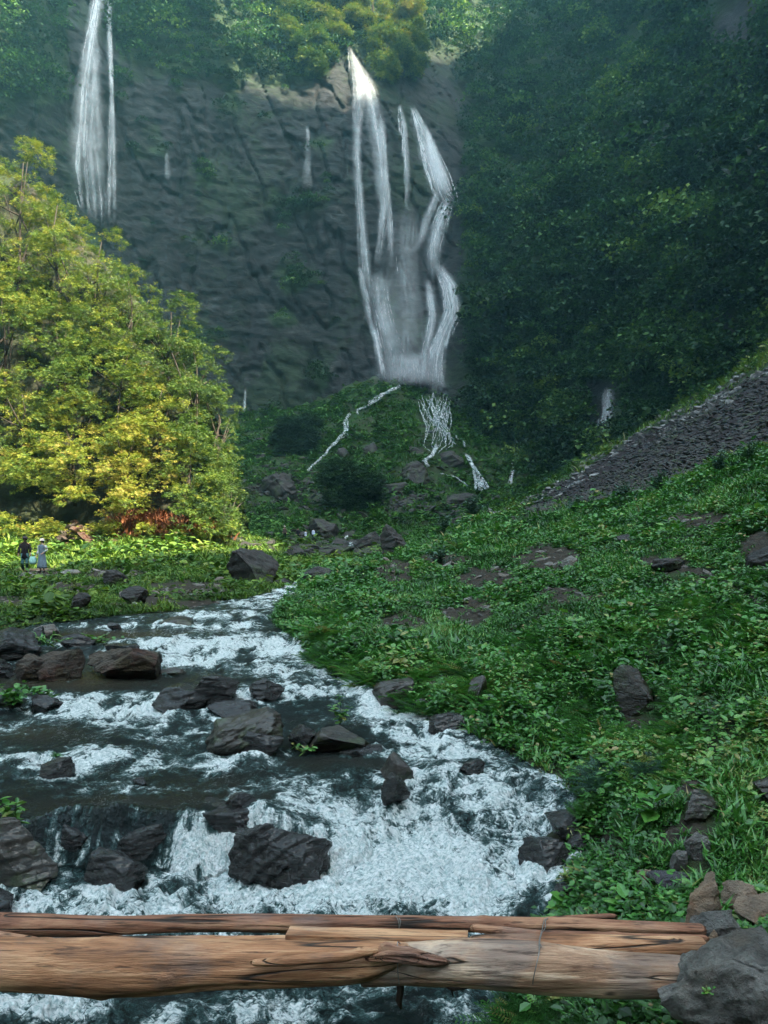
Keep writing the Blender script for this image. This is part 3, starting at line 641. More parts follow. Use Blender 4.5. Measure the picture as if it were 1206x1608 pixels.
keep_v = (X > xL(Y)-0.35-0.03*Y) & (X < xR(Y)+0.25+0.02*Y)
k = keep_v[:-1, :-1] & keep_v[1:, 1:]
V = np.stack([X, Y, Zs], -1).reshape(-1, 3)
brown = sum(s*np.exp(-((PXg-a)/c)**2-((row-b)/e)**2) for a, b, c, e, s in [(150, 998, 130, 9, 1), (110, 1070, 140, 14, 1), (30, 1150, 80, 14, 0.9), (330, 1240, 150, 25, .3), (520, 1200, 100, 16, .35), (180, 1265, 200, 20, .35)])
V2, F2, A2 = compact(V, grid_faces(len(dd), len(px), k), {'foam': F.ravel(), 'crest': crest_f.ravel(), 'steep': slope.ravel(), 'silt': np.clip(brown, 0, 1).ravel()})
t = NT('stream_water')
nA = t.noise(3.2, 7, 0.68, 1.2, t.mapping((1, 1.25, .5))); nB = t.noise(11, 6, 0.7, 1.6, t.mapping((1, 1.3, 0.4))); nC = t.noise(38, 4, 0.65, 0.8, t.mapping((1, 1.4, .5)))
f = t.attr("foam")
lace = t.math('ABSOLUTE', t.math('SUBTRACT', nB, 0.5)); lace = t.mr(lace, 0.0, 0.05, 1.0, 0.0)
s = t.math('ADD', t.math('MULTIPLY', nA, 0.64), t.math('MULTIPLY', nB, 0.30)); s = t.math('ADD', s, t.math('MULTIPLY', nC, 0.13))
s = t.math('ADD', s, t.math('MULTIPLY', lace, 0.05)); s = t.math('ADD', s, t.math('MULTIPLY', t.attr("crest"), 0.07))
nV = t.noise(1.0, 5, .6, .4, t.mapping((11, 1.5, 1.2))); st = t.mr(t.attr('steep'), .5, 1.3)
s = t.math('ADD', s, t.math('MULTIPLY', st, t.math('SUBTRACT', t.math('MULTIPLY', nV, .7), .29)))
fc = t.math('MINIMUM', f, 1.3)
s = t.math('ADD', s, t.math('MULTIPLY', fc, 0.24))
foam = t.mr(s, 0.68, 0.80)
thin = t.mr(s, 0.60, 0.76)
water_c = t.mix(t.attr("silt"), (0.006, 0.013, 0.013), (0.035, 0.028, 0.012))
teal = t.mix(thin, water_c, (0.05, 0.10, 0.098))
foam_c = t.mix(t.mr(t.math('ADD', t.math('MULTIPLY', nC, .6), t.math('MULTIPLY', nB, .4)), 0.40, 0.58), (0.34, 0.44, 0.44), (0.86, 0.88, 0.87))
col = t.mix(foam, teal, foam_c)
nR = t.noise(7, 5, .65, .8, t.mapping((1, 2.0, .6)))
hgt = t.math('ADD', t.math('ADD', t.math('MULTIPLY', nB, 0.5), t.math('MULTIPLY', nC, 0.35)), t.math('MULTIPLY', nR, .8)); hgt = t.math('ADD', hgt, t.math('MULTIPLY', t.math('MULTIPLY', nV, st), 1.2))
nrm = t.bump(hgt, 1.0, 0.10)
wsh = t.bsdf(teal, 0.04, nrm, 0.6, **{"IOR": 1.33})
fsh = t.bsdf(col, 0.65, nrm, 0.35, **{"Subsurface Weight": 0.0})
M['water'] = t.done(t.n("ShaderNodeMixShader", {0: t.math('MAXIMUM', foam, 0.0), 1: wsh, 2: fsh}).outputs[0])
tag(obj('stream', V2, F2, M['water'], attrs=A2), kind='structure')

# ================================================================ WATERFALLS
t = NT('falling_water')
m = t.mapping((1.0, 1.0, 0.07)); nA = t.noise(1.6, 7, 0.7, 0.3, m); nB = t.noise(5.5, 4, 0.6, 0.2, m); nC = t.noise(0.5, 4, .6, .3)
a = t.math('ADD', t.math('MULTIPLY', nA, 0.6), t.math('MULTIPLY', nB, 0.4)); a = t.math('ADD', a, t.math('MULTIPLY', nC, .25))
al = t.math('MULTIPLY', t.mr(a, 0.42, 0.76, .12, 1.0), t.attr("dens")); al = t.math('ADD', t.math('MULTIPLY', al, 0.9), t.math('MULTIPLY', t.math('POWER', t.attr("dens"), 3.0), 0.15))
al = t.math('MINIMUM', al, 1.0)
dif = t.bsdf((0.82, 0.86, 0.88), 0.7, spec=0.2)
trl = t.n("ShaderNodeBsdfTranslucent", {"Color": (0.8, 0.85, 0.88, 1)}).outputs[0]
body = t.n("ShaderNodeMixShader", {0: 0.45, 1: dif, 2: trl}).outputs[0]
M['fall'] = t.done(t.n("ShaderNodeMixShader", {0: al, 1: t.n("ShaderNodeBsdfTransparent").outputs[0], 2: body}).outputs[0])
def surf_pt(px, row):
    """nearest of shell and ground along the sight line of a photo point"""
    s = shell(np.array([px, px+.01]), np.array([row, row]))[0]
    g = hit_ground(px, row, 60, 230, 700)
    return s if s[1] < g[1] or g[1] > 225 else g
def hit_many(px, row, d0=20.0):
    j = np.clip(np.round((px+300)/4.0).astype(int), 0, len(_tp)-1); i0 = int(np.searchsorted(_td, d0))
    i = np.array([max(i0, int(np.searchsorted(-_trow[a], -b))) for a, b in zip(j, row)]); d = _td[np.minimum(i, len(_td)-1)]
    P = at(px, row, d); P[:, 2] = G(P[:, 0], P[:, 1]); return P
def surf_pts(px, row):
    S = shell(px, row); g = hit_many(px, row, 60.0); k = (S[:, 1] < g[:, 1]) | (g[:, 1] > 225)
    return np.where(k[:, None], S, g)
def ribbon_set(name, strands, lift=1.2, per=5):
    fine = []
    for pts, w, dens in strands:         # every stream of water is a bundle of thin threads of unequal length
        pts = np.array(pts, float); w = np.interp(np.linspace(0, 1, len(pts)), np.linspace(0, 1, len(w)), w); nf = int(6+w.mean()/(1.4 if w.mean() < 50 else 2.2))
        fine.append(([tuple(p) for p in pts], list(w*1.2), dens*.46, 3))
        for k in range(nf):
            o = np.clip(rng.normal(0, .42), -1, 1); a, b = sorted(rng.uniform(-.25, 1.25, 2)); a, b = max(0, a), min(1, b)
            if b-a < .25: a, b = max(0, a-.2), min(1, b+.2)
            tt = np.linspace(a, b, 9); L = np.linspace(0, 1, len(pts)); px_ = np.interp(tt, L, pts[:, 0]); rw_ = np.interp(tt, L, pts[:, 1]); ww = np.interp(tt, L, w)
            px_ = px_+o*ww*.5*(.75+.5*tt)+1.0*rng.normal(size=9)*.5
            tw = rng.uniform(1.6, 5.0); fine.append((list(zip(px_, rw_)), [tw*.7, tw, tw*1.5], dens*rng.uniform(.5, 1.1), 1))
    strands = fine
    Vs, Fs, D, off = [], [], [], 0
    for pts, w, dens, per in strands:
        pts = np.array(pts, float); n = max(6, int(np.abs(np.diff(pts[:, 1])).sum()/5)+2)
        tt = np.linspace(0, 1, n); L = np.concatenate([[0], np.cumsum(np.hypot(*np.diff(pts, axis=0).T))]); L /= L[-1]
        px_ = np.interp(tt, L, pts[:, 0]); rw_ = np.interp(tt, L, pts[:, 1]); w_ = np.interp(tt, np.linspace(0, 1, len(w)), w)
        px_ = px_ + 1.6*pn(rw_/17, 0*rw_, off*0.01, 90)
        C = surf_pts(px_, rw_)
        C[:, 1] = np.convolve(np.pad(C[:, 1], 3, mode='edge'), np.ones(7)/7, 'valid')   # the sheet hangs clear of small ledges
        C = at(px_, rw_, C[:, 1]-lift)
        hw = w_/FPX*C[:, 1]/2
        for layer in range(per):
            o = rng.uniform(-0.35, 0.35); m = 9; s = np.linspace(-1, 1, m)
            sc = rng.uniform(0.55, 1.05)
            X = C[:, None, 0] + (s[None]*sc + o)*hw[:, None]
            Yy = C[:, None, 1] - (1-s[None]**2)*hw[:, None]*0.45 - layer*0.22 + 0.25*pn(X*1.5, C[:, None, 2]*0.15+0*X, layer, 91)
            Zz = np.repeat(C[:, None, 2], m, 1)
            Vs.append(np.stack([X, Yy, Zz], -1).reshape(-1, 3)); Fs.append(grid_faces(n, m)+off); off += n*m
            end = np.minimum(1, np.minimum(tt*6+0.15, (1-tt)*(5 if w_.mean() < 12 else 2.8)))
            D.append((dens*end[:, None]*(1-np.abs(s[None])**1.6)).ravel())
    return tag(obj(name, np.concatenate(Vs), np.concatenate(Fs), M['fall'], attrs={'dens': np.concatenate(D)}), kind='structure')
ribbon_set('waterfall', [
 ([(548, 74), (556, 100), (562, 140), (563, 200)], [5, 18, 24, 16], .42),
 ([(556, 90), (575, 130), (588, 190), (597, 260), (603, 330), (590, 420)], [8, 26, 24, 22, 14, 10], 0.5),
 ([(562, 150), (560, 250), (566, 340), (574, 430), (582, 520)], [16, 14, 16, 20, 22], 0.45),
 ([(600, 190), (603, 260), (611, 330), (618, 430)], [12, 14, 10, 10], 0.6),
 ([(628, 165), (634, 200), (638, 270), (640, 330)], [6, 12, 12, 8], 0.5),
 ([(648, 170), (664, 215), (680, 265), (694, 305), (704, 325)], [12, 28, 42, 42, 26], 0.66),
 ([(668, 200), (680, 250), (694, 300), (708, 318)], [8, 22, 30, 18], 0.7),
 ([(704, 312), (692, 350), (680, 400), (686, 440)], [22, 28, 30, 30], 0.55),
 ([(690, 300), (672, 340), (655, 400)], [16, 16, 16], 0.35),
 ([(690, 420), (706, 450), (712, 490), (698, 520), (684, 560), (684, 622)], [30, 40, 38, 34, 44, 54], 0.66),
 ([(672, 440), (680, 500), (668, 560), (664, 618)], [14, 16, 18, 22], 0.55),
 ([(640, 330), (634, 430), (640, 520), (640, 612)], [60, 76, 80, 90], 0.2),
 ([(590, 430), (600, 500), (616, 560), (622, 610)], [40, 40, 44, 60], 0.42),
 ([(565, 420), (578, 470), (592, 530), (606, 600)], [10, 16, 14, 14], 0.75),
 ([(640, 560), (644, 612)], [80, 100], 0.5)])
ribbon_set('waterfall', [
 ([(156, -40), (150, 20), (140, 75), (131, 130), (126, 200), (121, 250), (126, 296), (132, 330)], [18, 20, 18, 18, 24, 28, 24, 14], 0.64),
 ([(172, -40), (172, 60), (176, 160), (176, 250), (174, 350)], [9, 9, 8, 18, 24], 0.42),
 ([(150, 60), (146, 150), (144, 230), (150, 300), (154, 350)], [16, 22, 36, 34, 26], 0.42)])
ribbon_set('waterfall', [([(800, 770), (806, 720), (820, 650)][::-1], [5, 6, 7], 0.5), ([(955, 610), (953, 650), (946, 700)], [16, 24, 30], 0.35), ([(484, 200), (484, 240), (482, 300)], [8, 10, 22], 0.2), ([(386, 610), (384, 650)], [3, 3], .3),
 ([(262, 240), (262, 285)], [8, 14], 0.16), ([(1075, 505), (1080, 545)], [10, 14], 0.3)], per=3)

# white water netting down over the stony mound
t = NT('rill_water')
rl = t.bsdf(t.ramp(t.noise(1.5, 5), [(0.35, (0.22, 0.28, 0.30)), (0.65, (0.75, 0.8, 0.8))]), 0.5, t.bump(t.noise(2.5, 5), 0.6, 0.3), 0.4)
M['rill'] = t.done(t.n("ShaderNodeMixShader", {0: t.mr(t.noise(2.6, 5, .75), .40, .64, 0.0, .85), 1: t.n("ShaderNodeBsdfTransparent").outputs[0], 2: rl}).outputs[0])
def rill(lines, name='cascade'):
    paths, radii = [], []
    for pts, w in lines:
        pts = np.array(pts, float); L = np.concatenate([[0], np.cumsum(np.hypot(*np.diff(pts, axis=0).T))]); n = max(5, int(L[-1]/2.5)); tt = np.linspace(0, L[-1], n)
        a = np.interp(tt, L, pts[:, 0]); b = np.interp(tt, L, pts[:, 1]); k = len(paths)
        a = a + 2.4*pn(b/7, 0*b, k*1.7, 95); b = b + 1.2*pn(a/6, 0*b, k*1.3, 96)
        C = hit_many(a, b, 20.0)
        C = at(a, b, C[:, 1]-np.interp(C[:, 1], [40, 90, 120], [.5, 1.5, 3.8]))
        r = w/FPX*C[:, 1]*0.5*(1+0.55*pn(tt/4, 0*tt, k, 97))
        paths.append(C); radii.append(np.clip(r*.85, 0.05, None))
    V, F = tubes(paths, radii, 7)
    return tag(obj(name, V, F, M['rill']), kind='structure')
rs = np.random.default_rng(5)
net = []
for i in range(34):
    k = rs.uniform(-1, 1); ph = rs.uniform(0, 6.28)
    rows = np.linspace(616+rs.uniform(0, 30), rs.uniform(660, 712), 9)
    hw = np.interp(rows, [616, 640, 670, 700, 712], [26, 24, 16, 26, 8]); cx = np.interp(rows, [616, 660, 690, 712], [682, 684, 690, 684])
    net.append(([(c+h*np.clip(k+0.22*math.sin(r/11+ph), -1, 1), r) for c, h, r in zip(cx, hw, rows)], rs.uniform(.5, 2.0)))
net += [([(684, 700), (678, 715), (668, 722), (672, 732)], 6), ([(690, 700), (676, 718), (664, 724)], 4), ([(706, 640), (709, 660), (705, 690)], 2.2), ([(705, 690), (716, 697)], 2),
        ([(732, 714), (742, 730), (752, 748), (762, 768)], 6), ([(736, 716), (744, 738), (748, 768)], 5), ([(742, 728), (756, 750), (768, 767)], 5), ([(748, 745), (755, 768)], 9), ([(728, 693), (730, 702)], 4),
        ([(716, 685), (719, 690)], 3), ([(706, 746), (716, 750), (734, 762)], 2.6), ([(690, 742), (706, 748)], 1.6)]
net += [([(628, 606), (610, 614), (592, 628), (578, 636)], 5), ([(612, 616), (600, 618), (578, 632)], 3), ([(575, 638), (560, 644), (562, 650)], 4), ([(549, 650), (540, 664), (543, 676), (532, 690), (520, 700)], 6), ([(546, 662), (546, 684), (536, 688)], 3), ([(520, 700), (508, 716), (498, 724), (484, 738)], 4.2), ([(738, 642), (735, 646)], 3)]
rill(net)
rill([([(545, 842), (542, 846)], 5), ([(546, 850), (553, 853), (552, 860)], 8), ([(552, 848), (548, 860), (540, 866)], 6), ([(540, 858), (538, 868)], 4), ([(558, 846), (562, 847)], 3),
      ([(820, 796), (830, 792), (842, 788)], 3.0), ([(842, 788), (855, 779)], 2.0), ([(888, 766), (902, 759), (915, 754)], 2.6), ([(560, 882), (556, 881)], 2), ([(577, 852), (592, 853)], 1.2), ([(470, 912), (460, 918), (452, 925)], 6)])

# ================================================================ LEAVES
def leaf_template(kind):
    if kind == 'broad':    # folded ovate blade
        V = np.array([[0, 0, 0], [.30, .28, .05], [.34, .62, .02], [0, 1, -.10], [-.34, .62, .02], [-.30, .28, .05], [0, .5, -.06]])
        F = np.array([[0, 1, 6], [1, 2, 6], [2, 3, 6], [3, 4, 6], [4, 5, 6], [5, 0, 6]])
    elif kind == 'diamond':
        V = np.array([[0, 0, 0], [.3, .5, .08], [0, 1, -.05], [-.3, .5, .08]]); F = np.array([[0, 1, 2], [0, 2, 3]])
    elif kind == 'blade':
        V = np.array([[-.045, 0, 0], [.045, 0, 0], [.035, .45, .05], [-.035, .45, .05], [0, 1, -.18]]); F = np.array([[0, 1, 2], [0, 2, 3], [3, 2, 4]])
    elif kind == 'spray':  # a twig's worth of leaflets
        V = []; F = []
        for k, (a, l, y0) in enumerate([(-.9, .5, .1), (.9, .5, .25), (-.7, .5, .45), (.7, .45, .6), (0, .45, .6)]):
            c, s = math.cos(a), math.sin(a); o = len(V)
            for px_, py_, pz_ in [(0, 0, 0), (.16, .5, .05), (0, 1, -.12), (-.16, .5, .05)]:
                qx, qy = px_*l, py_*l; V.append([qx*c+qy*s, y0-qx*s+qy*c, pz_*l-.1*y0])
            F += [[o, o+1, o+2], [o, o+2, o+3]]
        V = np.array(V); F = np.array(F)
    elif kind == 'fern':
        V = []; F = []
        for k in range(11):
            y = .08+.085*k; l = .26*math.sin(math.pi*(k+1.5)/13.5)+.03; z = .28*y-.5*y*y
            for sgn in (-1, 1):
                o = len(V); V += [[0, y-.02, z], [sgn*l*.5, y+.02, z+.01], [sgn*l, y+.07, z-.04], [sgn*l*.5, y+.065, z]]; F += [[o, o+1, o+2], [o, o+2, o+3]]
        V = np.array(V); F = np.array(F)
    return V, F
TPL = {k: leaf_template(k) for k in ('broad', 'diamond', 'blade', 'spray', 'fern')}
def place_leaves(kind, P, yaw, pitch, roll, size, tint, wid=1.0):
    """P (n,3); pitch = rise of the blade above level"""
    V, F = TPL[kind]; n = len(P)
    cy, sy, cp, sp, cr, sr = np.cos(yaw), np.sin(yaw), np.cos(pitch), np.sin(pitch), np.cos(roll), np.sin(roll)
    x = V[None, :, 0]*size[:, None]*wid; y = V[None, :, 1]*size[:, None]; z = V[None, :, 2]*size[:, None]
    x, z = x*cr[:, None]+z*sr[:, None], -x*sr[:, None]+z*cr[:, None]
    y, z = y*cp[:, None]-z*sp[:, None], y*sp[:, None]+z*cp[:, None]
    x, y = x*cy[:, None]-y*sy[:, None], x*sy[:, None]+y*cy[:, None]
    Q = np.stack([x, y, z], -1)+P[:, None]
    Fq = (F[None]+np.arange(n)[:, None, None]*len(V)).reshape(-1, 3)
    return Q.reshape(-1, 3), Fq, np.repeat(tint, len(V))
def join(parts):
    Vs, Fs, As, off = [], [], [], 0
    for V, F, A in parts:
        Vs.append(V); Fs.append(F+off); As.append(A); off += len(V)
    return np.concatenate(Vs), np.concatenate(Fs), np.concatenate(As)
G4 = [(0.0, (0.010, 0.030, 0.007)), (0.35, (0.025, 0.095, 0.017)), (0.7, (0.062, 0.20, 0.032)), (0.92, (0.15, 0.26, 0.05)), (1.0, (0.22, 0.17, 0.06))]
M['bank_leaf'] = leaf_mat('bank_leaf', G4, 0.22, 0.42, 0.5)
M['bush_leaf'] = leaf_mat('bush_leaf', [(0.0, (0.016, 0.042, 0.008)), (0.4, (0.07, 0.135, 0.014)), (0.75, (0.24, 0.27, 0.025)), (1.0, (0.36, 0.27, 0.06))], 0.16, 0.5, 0.35)
M['forest_leaf'] = leaf_mat('forest_leaf', [(0.0, (0.004, 0.012, 0.006)), (0.45, (0.018, 0.050, 0.016)), (0.8, (0.055, 0.125, 0.028)), (1.0, (0.13, 0.20, 0.04))], 0.25, 0.6, 0.2)
M['blue_leaf'] = leaf_mat('bluish_leaf', [(0.0, (0.02, 0.05, 0.035)), (1.0, (0.07, 0.15, 0.11))], 0.2, 0.5, 0.4)
M['bark'] = plain('bark', (0.028, 0.022, 0.016), 0.9, 0.4, 3)
M['stem'] = plain('green_stem', (0.05, 0.08, 0.03), 0.7, 0.3, 20)

# ---- ground cover of both banks
def cover(name, label, n, px0, px1, d0, d1, seed, sizes, kinds, dens=None, mat='bank_leaf'):
    r = np.random.default_rng(seed); parts = []
    PX = r.uniform(px0, px1, n); D = np.exp(r.uniform(math.log(d0), math.log(d1), n)); X = (PX-CX)/FPX*D
    dist = np.maximum(xL(D)-X, X-xR(D)); ok = ((dist > -0.02) & (D < 44)) | (D >= 44)
    bm = bare_mask(X, D)*(D < 60); sm = scree_mask(X, D)
    patch = fbm(X*1.1/np.sqrt(D/8), D*1.1/np.sqrt(D/8), 0, 3, 100)
    p = (1-0.97*bm)*(1-0.96*sm)*np.clip(0.75+0.9*patch, 0.12, 1)
    if dens is not None: p = p*dens(X, D, PX)
    for rx, ry, ra, rb_, rh in ROCKX:      # nothing grows through the stones or right in front of them
        dy = D-ry; rbb = np.where(dy < 0, rb_+min(.45, rh*.9)+.05, rb_); ok &= ~(((X-rx)/(ra*1.05))**2+(dy/rbb)**2 < 1)
    ok &= r.uniform(0, 1, n) < p
    X, D = X[ok], D[ok]; Zg = G(X, D); n = len(X)
    kf = fbm(X*0.7/np.sqrt(D/8), D*0.7/np.sqrt(D/8), 3, 3, 101)+0.25*r.normal(size=n)
    s0 = sizes(D)*np.exp(r.normal(0, .28, n))
    hump = np.clip(0.5+1.1*fbm(X*1.7/np.sqrt(D/8), D*1.7/np.sqrt(D/8), 8, 3, 102), 0, 1.3)
    tone = 0.52+0.36*fbm(X*0.5, D*0.5, 5, 3, 103)+.10*fbm(X*2, D*2, 5, 2, 104)+0.12*r.normal(size=n)
    for kind, lo, hi, cnt, sm_, hgt in kinds:
        m = (kf > lo) & (kf <= hi)
        if not m.any(): continue
        c = cnt; x = np.repeat(X[m], c); d = np.repeat(D[m], c); z = np.repeat(Zg[m], c); s = np.repeat(s0[m], c)*sm_
        k = len(x); yaw = np.tile(np.arange(c)/c*6.283, m.sum())+np.repeat(r.uniform(0, 6.28, m.sum()), c)+r.normal(0, .35, k)
        h = np.repeat(hump[m]*s0[m]*hgt, c)*r.uniform(.35, 1.1, k)
        if kind in ('blade', 'fern'): pitch = r.uniform(.35, 1.25, k) if kind == 'blade' else r.uniform(.3, .9, k); h = h*.15
        else: pitch = r.normal(.05, .38, k)
        stem = s*(.25 if kind in ('broad', 'diamond') else 0)
        P = np.stack([x-np.sin(yaw)*stem+r.normal(0, .2, k)*s, d+np.cos(yaw)*stem+r.normal(0, .2, k)*s, z+h+.01], -1)
        tn = np.clip(np.repeat(tone[m], c)+r.normal(0, .13, k)+.10*(h/(s*2+1e-6))*.3, 0.02, .97)
        tn = np.where(r.uniform(0, 1, k) < .012, 1.0, tn)
        parts.append(place_leaves(kind, P, yaw, pitch, r.normal(0, .3, k), s, tn, 1.0 if kind != 'blade' else 1.6))
    V, F, A = join(parts)
    return tag(obj(name, V, F, M[mat], smooth=False, attrs={'tint': A}), label, None, None, 'stuff')
KN = [('blade', -9, -.42, 9, 2.6, 1.0), ('broad', -.42, .30, 6, 1.0, 3.2), ('diamond', .30, .52, 10, .7, 4.2), ('fern', .52, 9, 6, 3.2, 1)]
near_sz = lambda d: np.clip(.0085*d, .042, .20)
rightside = lambda x, d, p: (x > 0.5*(xL(d)+xR(d))) | (d > 44)
cover('ground_cover', 'dense leafy green plants covering the near slope right of the stream', 84000, 430, 1400, 3.1, 13, 11, lambda d: np.clip(.0062*d, .034, .20), KN, rightside)
KF = [('blade', -9, -.2, 8, 1.5, .8), ('diamond', -.2, .45, 9, .75, 1.6), ('broad', .45, .7, 6, 1.0, 2.0), ('fern', .7, 9, 5, 1.7, .6)]
cover('ground_cover', 'fine green weeds and grass on the upper slope right of the stream', 95000, 425, 1400, 13, 45, 15, lambda d: np.clip(.0050*d, .034, .20), KF, rightside)
M['far_green'] = leaf_mat('meadow_leaf', [(0.0, (0.016, 0.036, 0.009)), (0.5, (0.055, 0.125, 0.018)), (0.9, (0.17, 0.24, 0.03)), (1.0, (0.13, 0.13, 0.05))], .25, .6, .3)
cover('grass', 'low grass and weeds on the bank left of the stream', 52000, -260, 600, 14, 62, 12, lambda d: np.clip(.006*d, .05, .26), [('blade', -9, .0, 10, 1.2, .8), ('diamond', .0, .5, 9, .65, 1.0), ('broad', .5, 9, 6, 1.1, 2.2)], lambda x, d, p: (x < 0.5*(xL(d)+xR(d))) | (d > 44), 'far_green')
M['mound_leaf'] = leaf_mat('mound_leaf', [(0.0, (0.010, 0.028, 0.008)), (0.5, (0.034, 0.10, 0.017)), (0.9, (0.085, 0.20, 0.028)), (1.0, (0.09, 0.13, 0.04))], .2, .6, .2)
cover('grass', 'weeds along the near left edge of the stream', 16000, -900, 10, 4.5, 15, 16, lambda d: np.clip(.008*d, .05, .2), KN, lambda x, d, p: (x < 0.5*(xL(d)+xR(d)))*1.0)
def mound_d(x, y, px):
    row = HZ-FPX*G(x, y, False)/y
    clear = np.exp(-((px-683)/32)**4-((row-672)/62)**4)+np.exp(-((px-470)/38)**4-((row-853)/14)**4)+np.exp(-((px-550)/18)**4-((row-866)/20)**4)
    return (1-.93*np.clip(clear, 0, 1))*np.clip(.75+.9*fbm(x*.09, y*.09, 0, 4, 110), .05, 1)*(1-.8*np.clip(gully(x, y, px)-.1, 0, 1))*(px < 1000)
cover('undergrowth', 'dark low scrub over the stony mound and gully under the falls', 42000, 330, 900, 60, 168, 13, lambda d: np.clip(.0055*d, .3, .9), [('blade', -9, -.2, 7, 1.1, 1), ('diamond', -.2, 9, 8, .75, 1.2)], mound_d, 'mound_leaf')
cover('undergrowth', 'weeds along the crest and sides of the scree slope', 12000, 800, 1500, 24, 120, 14, lambda d: np.clip(.0065*d, .15, .6), [('blade', -9, .1, 8, 1.6, 1), ('diamond', .1, 9, 8, .8, 1.6)], lambda x, d, p: (d > 40)*1.0*np.clip(1-scree_mask(x, d)*1.1, 0.02, 1), 'far_green')

# ---- forest of the mountainsides, one mass of small crowns
def forest(name, label, n, px0, px1, r0, r1, seed, size, per, mat='forest_leaf'):
    r = np.random.default_rng(seed)
    PX = r.uniform(px0, px1, n); RW = r.uniform(r0, r1, n); f = forest_amount(PX, RW)
    ok = r.uniform(0, 1, n) < f; PX, RW = PX[ok], RW[ok]; n = len(PX)
    P = shell(PX, RW); sz = size*np.exp(r.normal(0, .48, n))*(.45+.55*f[ok])*np.interp(RW, [0, 600], [1.1, .8])
    P[:, 1] -= sz*.7
    per_ = per; k = n*per_
    dirv = r.normal(size=(k, 3)); dirv /= np.linalg.norm(dirv, axis=1, keepdims=True); dirv[:, 2] = np.abs(dirv[:, 2])*.95-.15; dirv[:, 1] = -np.abs(dirv[:, 1])*.9+.15
    lump = 1+.35*fbm(dirv[:, 0]*2.2+np.repeat(r.uniform(0, 50, n), per_), dirv[:, 1]*2.2, dirv[:, 2]*2.2, 2, 120)
    S = np.repeat(sz, per_); C = np.repeat(P, per_, 0)+dirv*(S*lump*r.uniform(.6, 1.05, k))[:, None]*np.array([1, 1, .85])
    tone = np.clip(.44+.34*fbm(P[:, 0]/14, P[:, 1]/14, P[:, 2]/14, 3, 121)+.20*r.normal(size=n), .02, .98)
    V, F, A = place_leaves('diamond', C, r.uniform(0, 6.28, k), r.normal(0, .6, k), r.normal(0, .5, k), S**.6*.28*r.uniform(.6, 1.3, k), np.clip(np.repeat(tone, per_)+.10*r.normal(size=k), 0, 1), 1.5)
    return tag(obj(name, V, F, M[mat], smooth=False, attrs={'tint': A}), label, None, None, 'stuff')
forest('forest', 'dark bluish wooded mountainside rising right of the waterfall', 7600, 680, 1420, -90, 830, 21, 2.2, 110)
forest('forest', 'trees and scrub on the cliff left of the waterfall', 5200, -120, 700, -90, 680, 22, 1.6, 90)

# ================================================================ THE SUNLIT WOODED SPUR ON THE LEFT
# silhouette of the mass in the photo: top row against column
_sx = [-900, -500, -200, 0, 60, 110, 150, 190, 240, 290, 330, 355, 370, 385]; _sr = [-100, -20, 60, 205, 250, 300, 350, 390, 450, 520, 590, 660, 740, 860]
def spur(px, row):
    top = np.interp(px, _sx, _sr); basr = np.interp(px, [-900, 0, 200, 370, 400], [840, 832, 846, 848, 860])
    h = np.clip((basr-row)/np.maximum(basr-top, 1), -0.2, 1.3)
    d = 52.5 - 0.010*np.clip(px, -300, 370) + 7.5*np.clip(h, 0, 1.3)**1.5
    edge = sstep(330, 395, px); return d + 9*edge
t_ = np.arange(-880, 300, 9.0); hh_ = np.linspace(-.12, 1.0, 60)
PX, HH = np.meshgrid(t_, hh_); top = np.interp(PX, _sx, _sr)+50+.12*np.clip(PX-200, 0, 200); bas = np.interp(PX, [-900, 0, 200, 370, 400], [840, 832, 846, 848, 860])
RW = bas-(bas-top)*HH; D = spur(PX, RW)+3.2+1.8*fbm(PX/60, RW/60, 0, 3, 130)
P = at(PX, RW, D)
back = P[-1:].copy(); rows_ = [P]
for k in range(1, 7):
    q = back.copy(); q[..., 1] += 4.5*k; q[..., 2] -= 0.25*k*k*1.3; rows_.append(q)
P = np.concatenate(rows_, 0)
sidex = []
for k in range(1, 9):
    q = P[:, -1:].copy(); q[..., 1] += 3.5*k; q[..., 0] -= 1.3*k; sidex.append(q)
P = np.concatenate([P]+sidex, 1)
tag(obj('hill', P.reshape(-1, 3), grid_faces(P.shape[0], P.shape[1]), M['ground'], attrs={'bare': np.full(P.shape[0]*P.shape[1], .6), 'scree': np.zeros(P.shape[0]*P.shape[1])}), kind='structure')

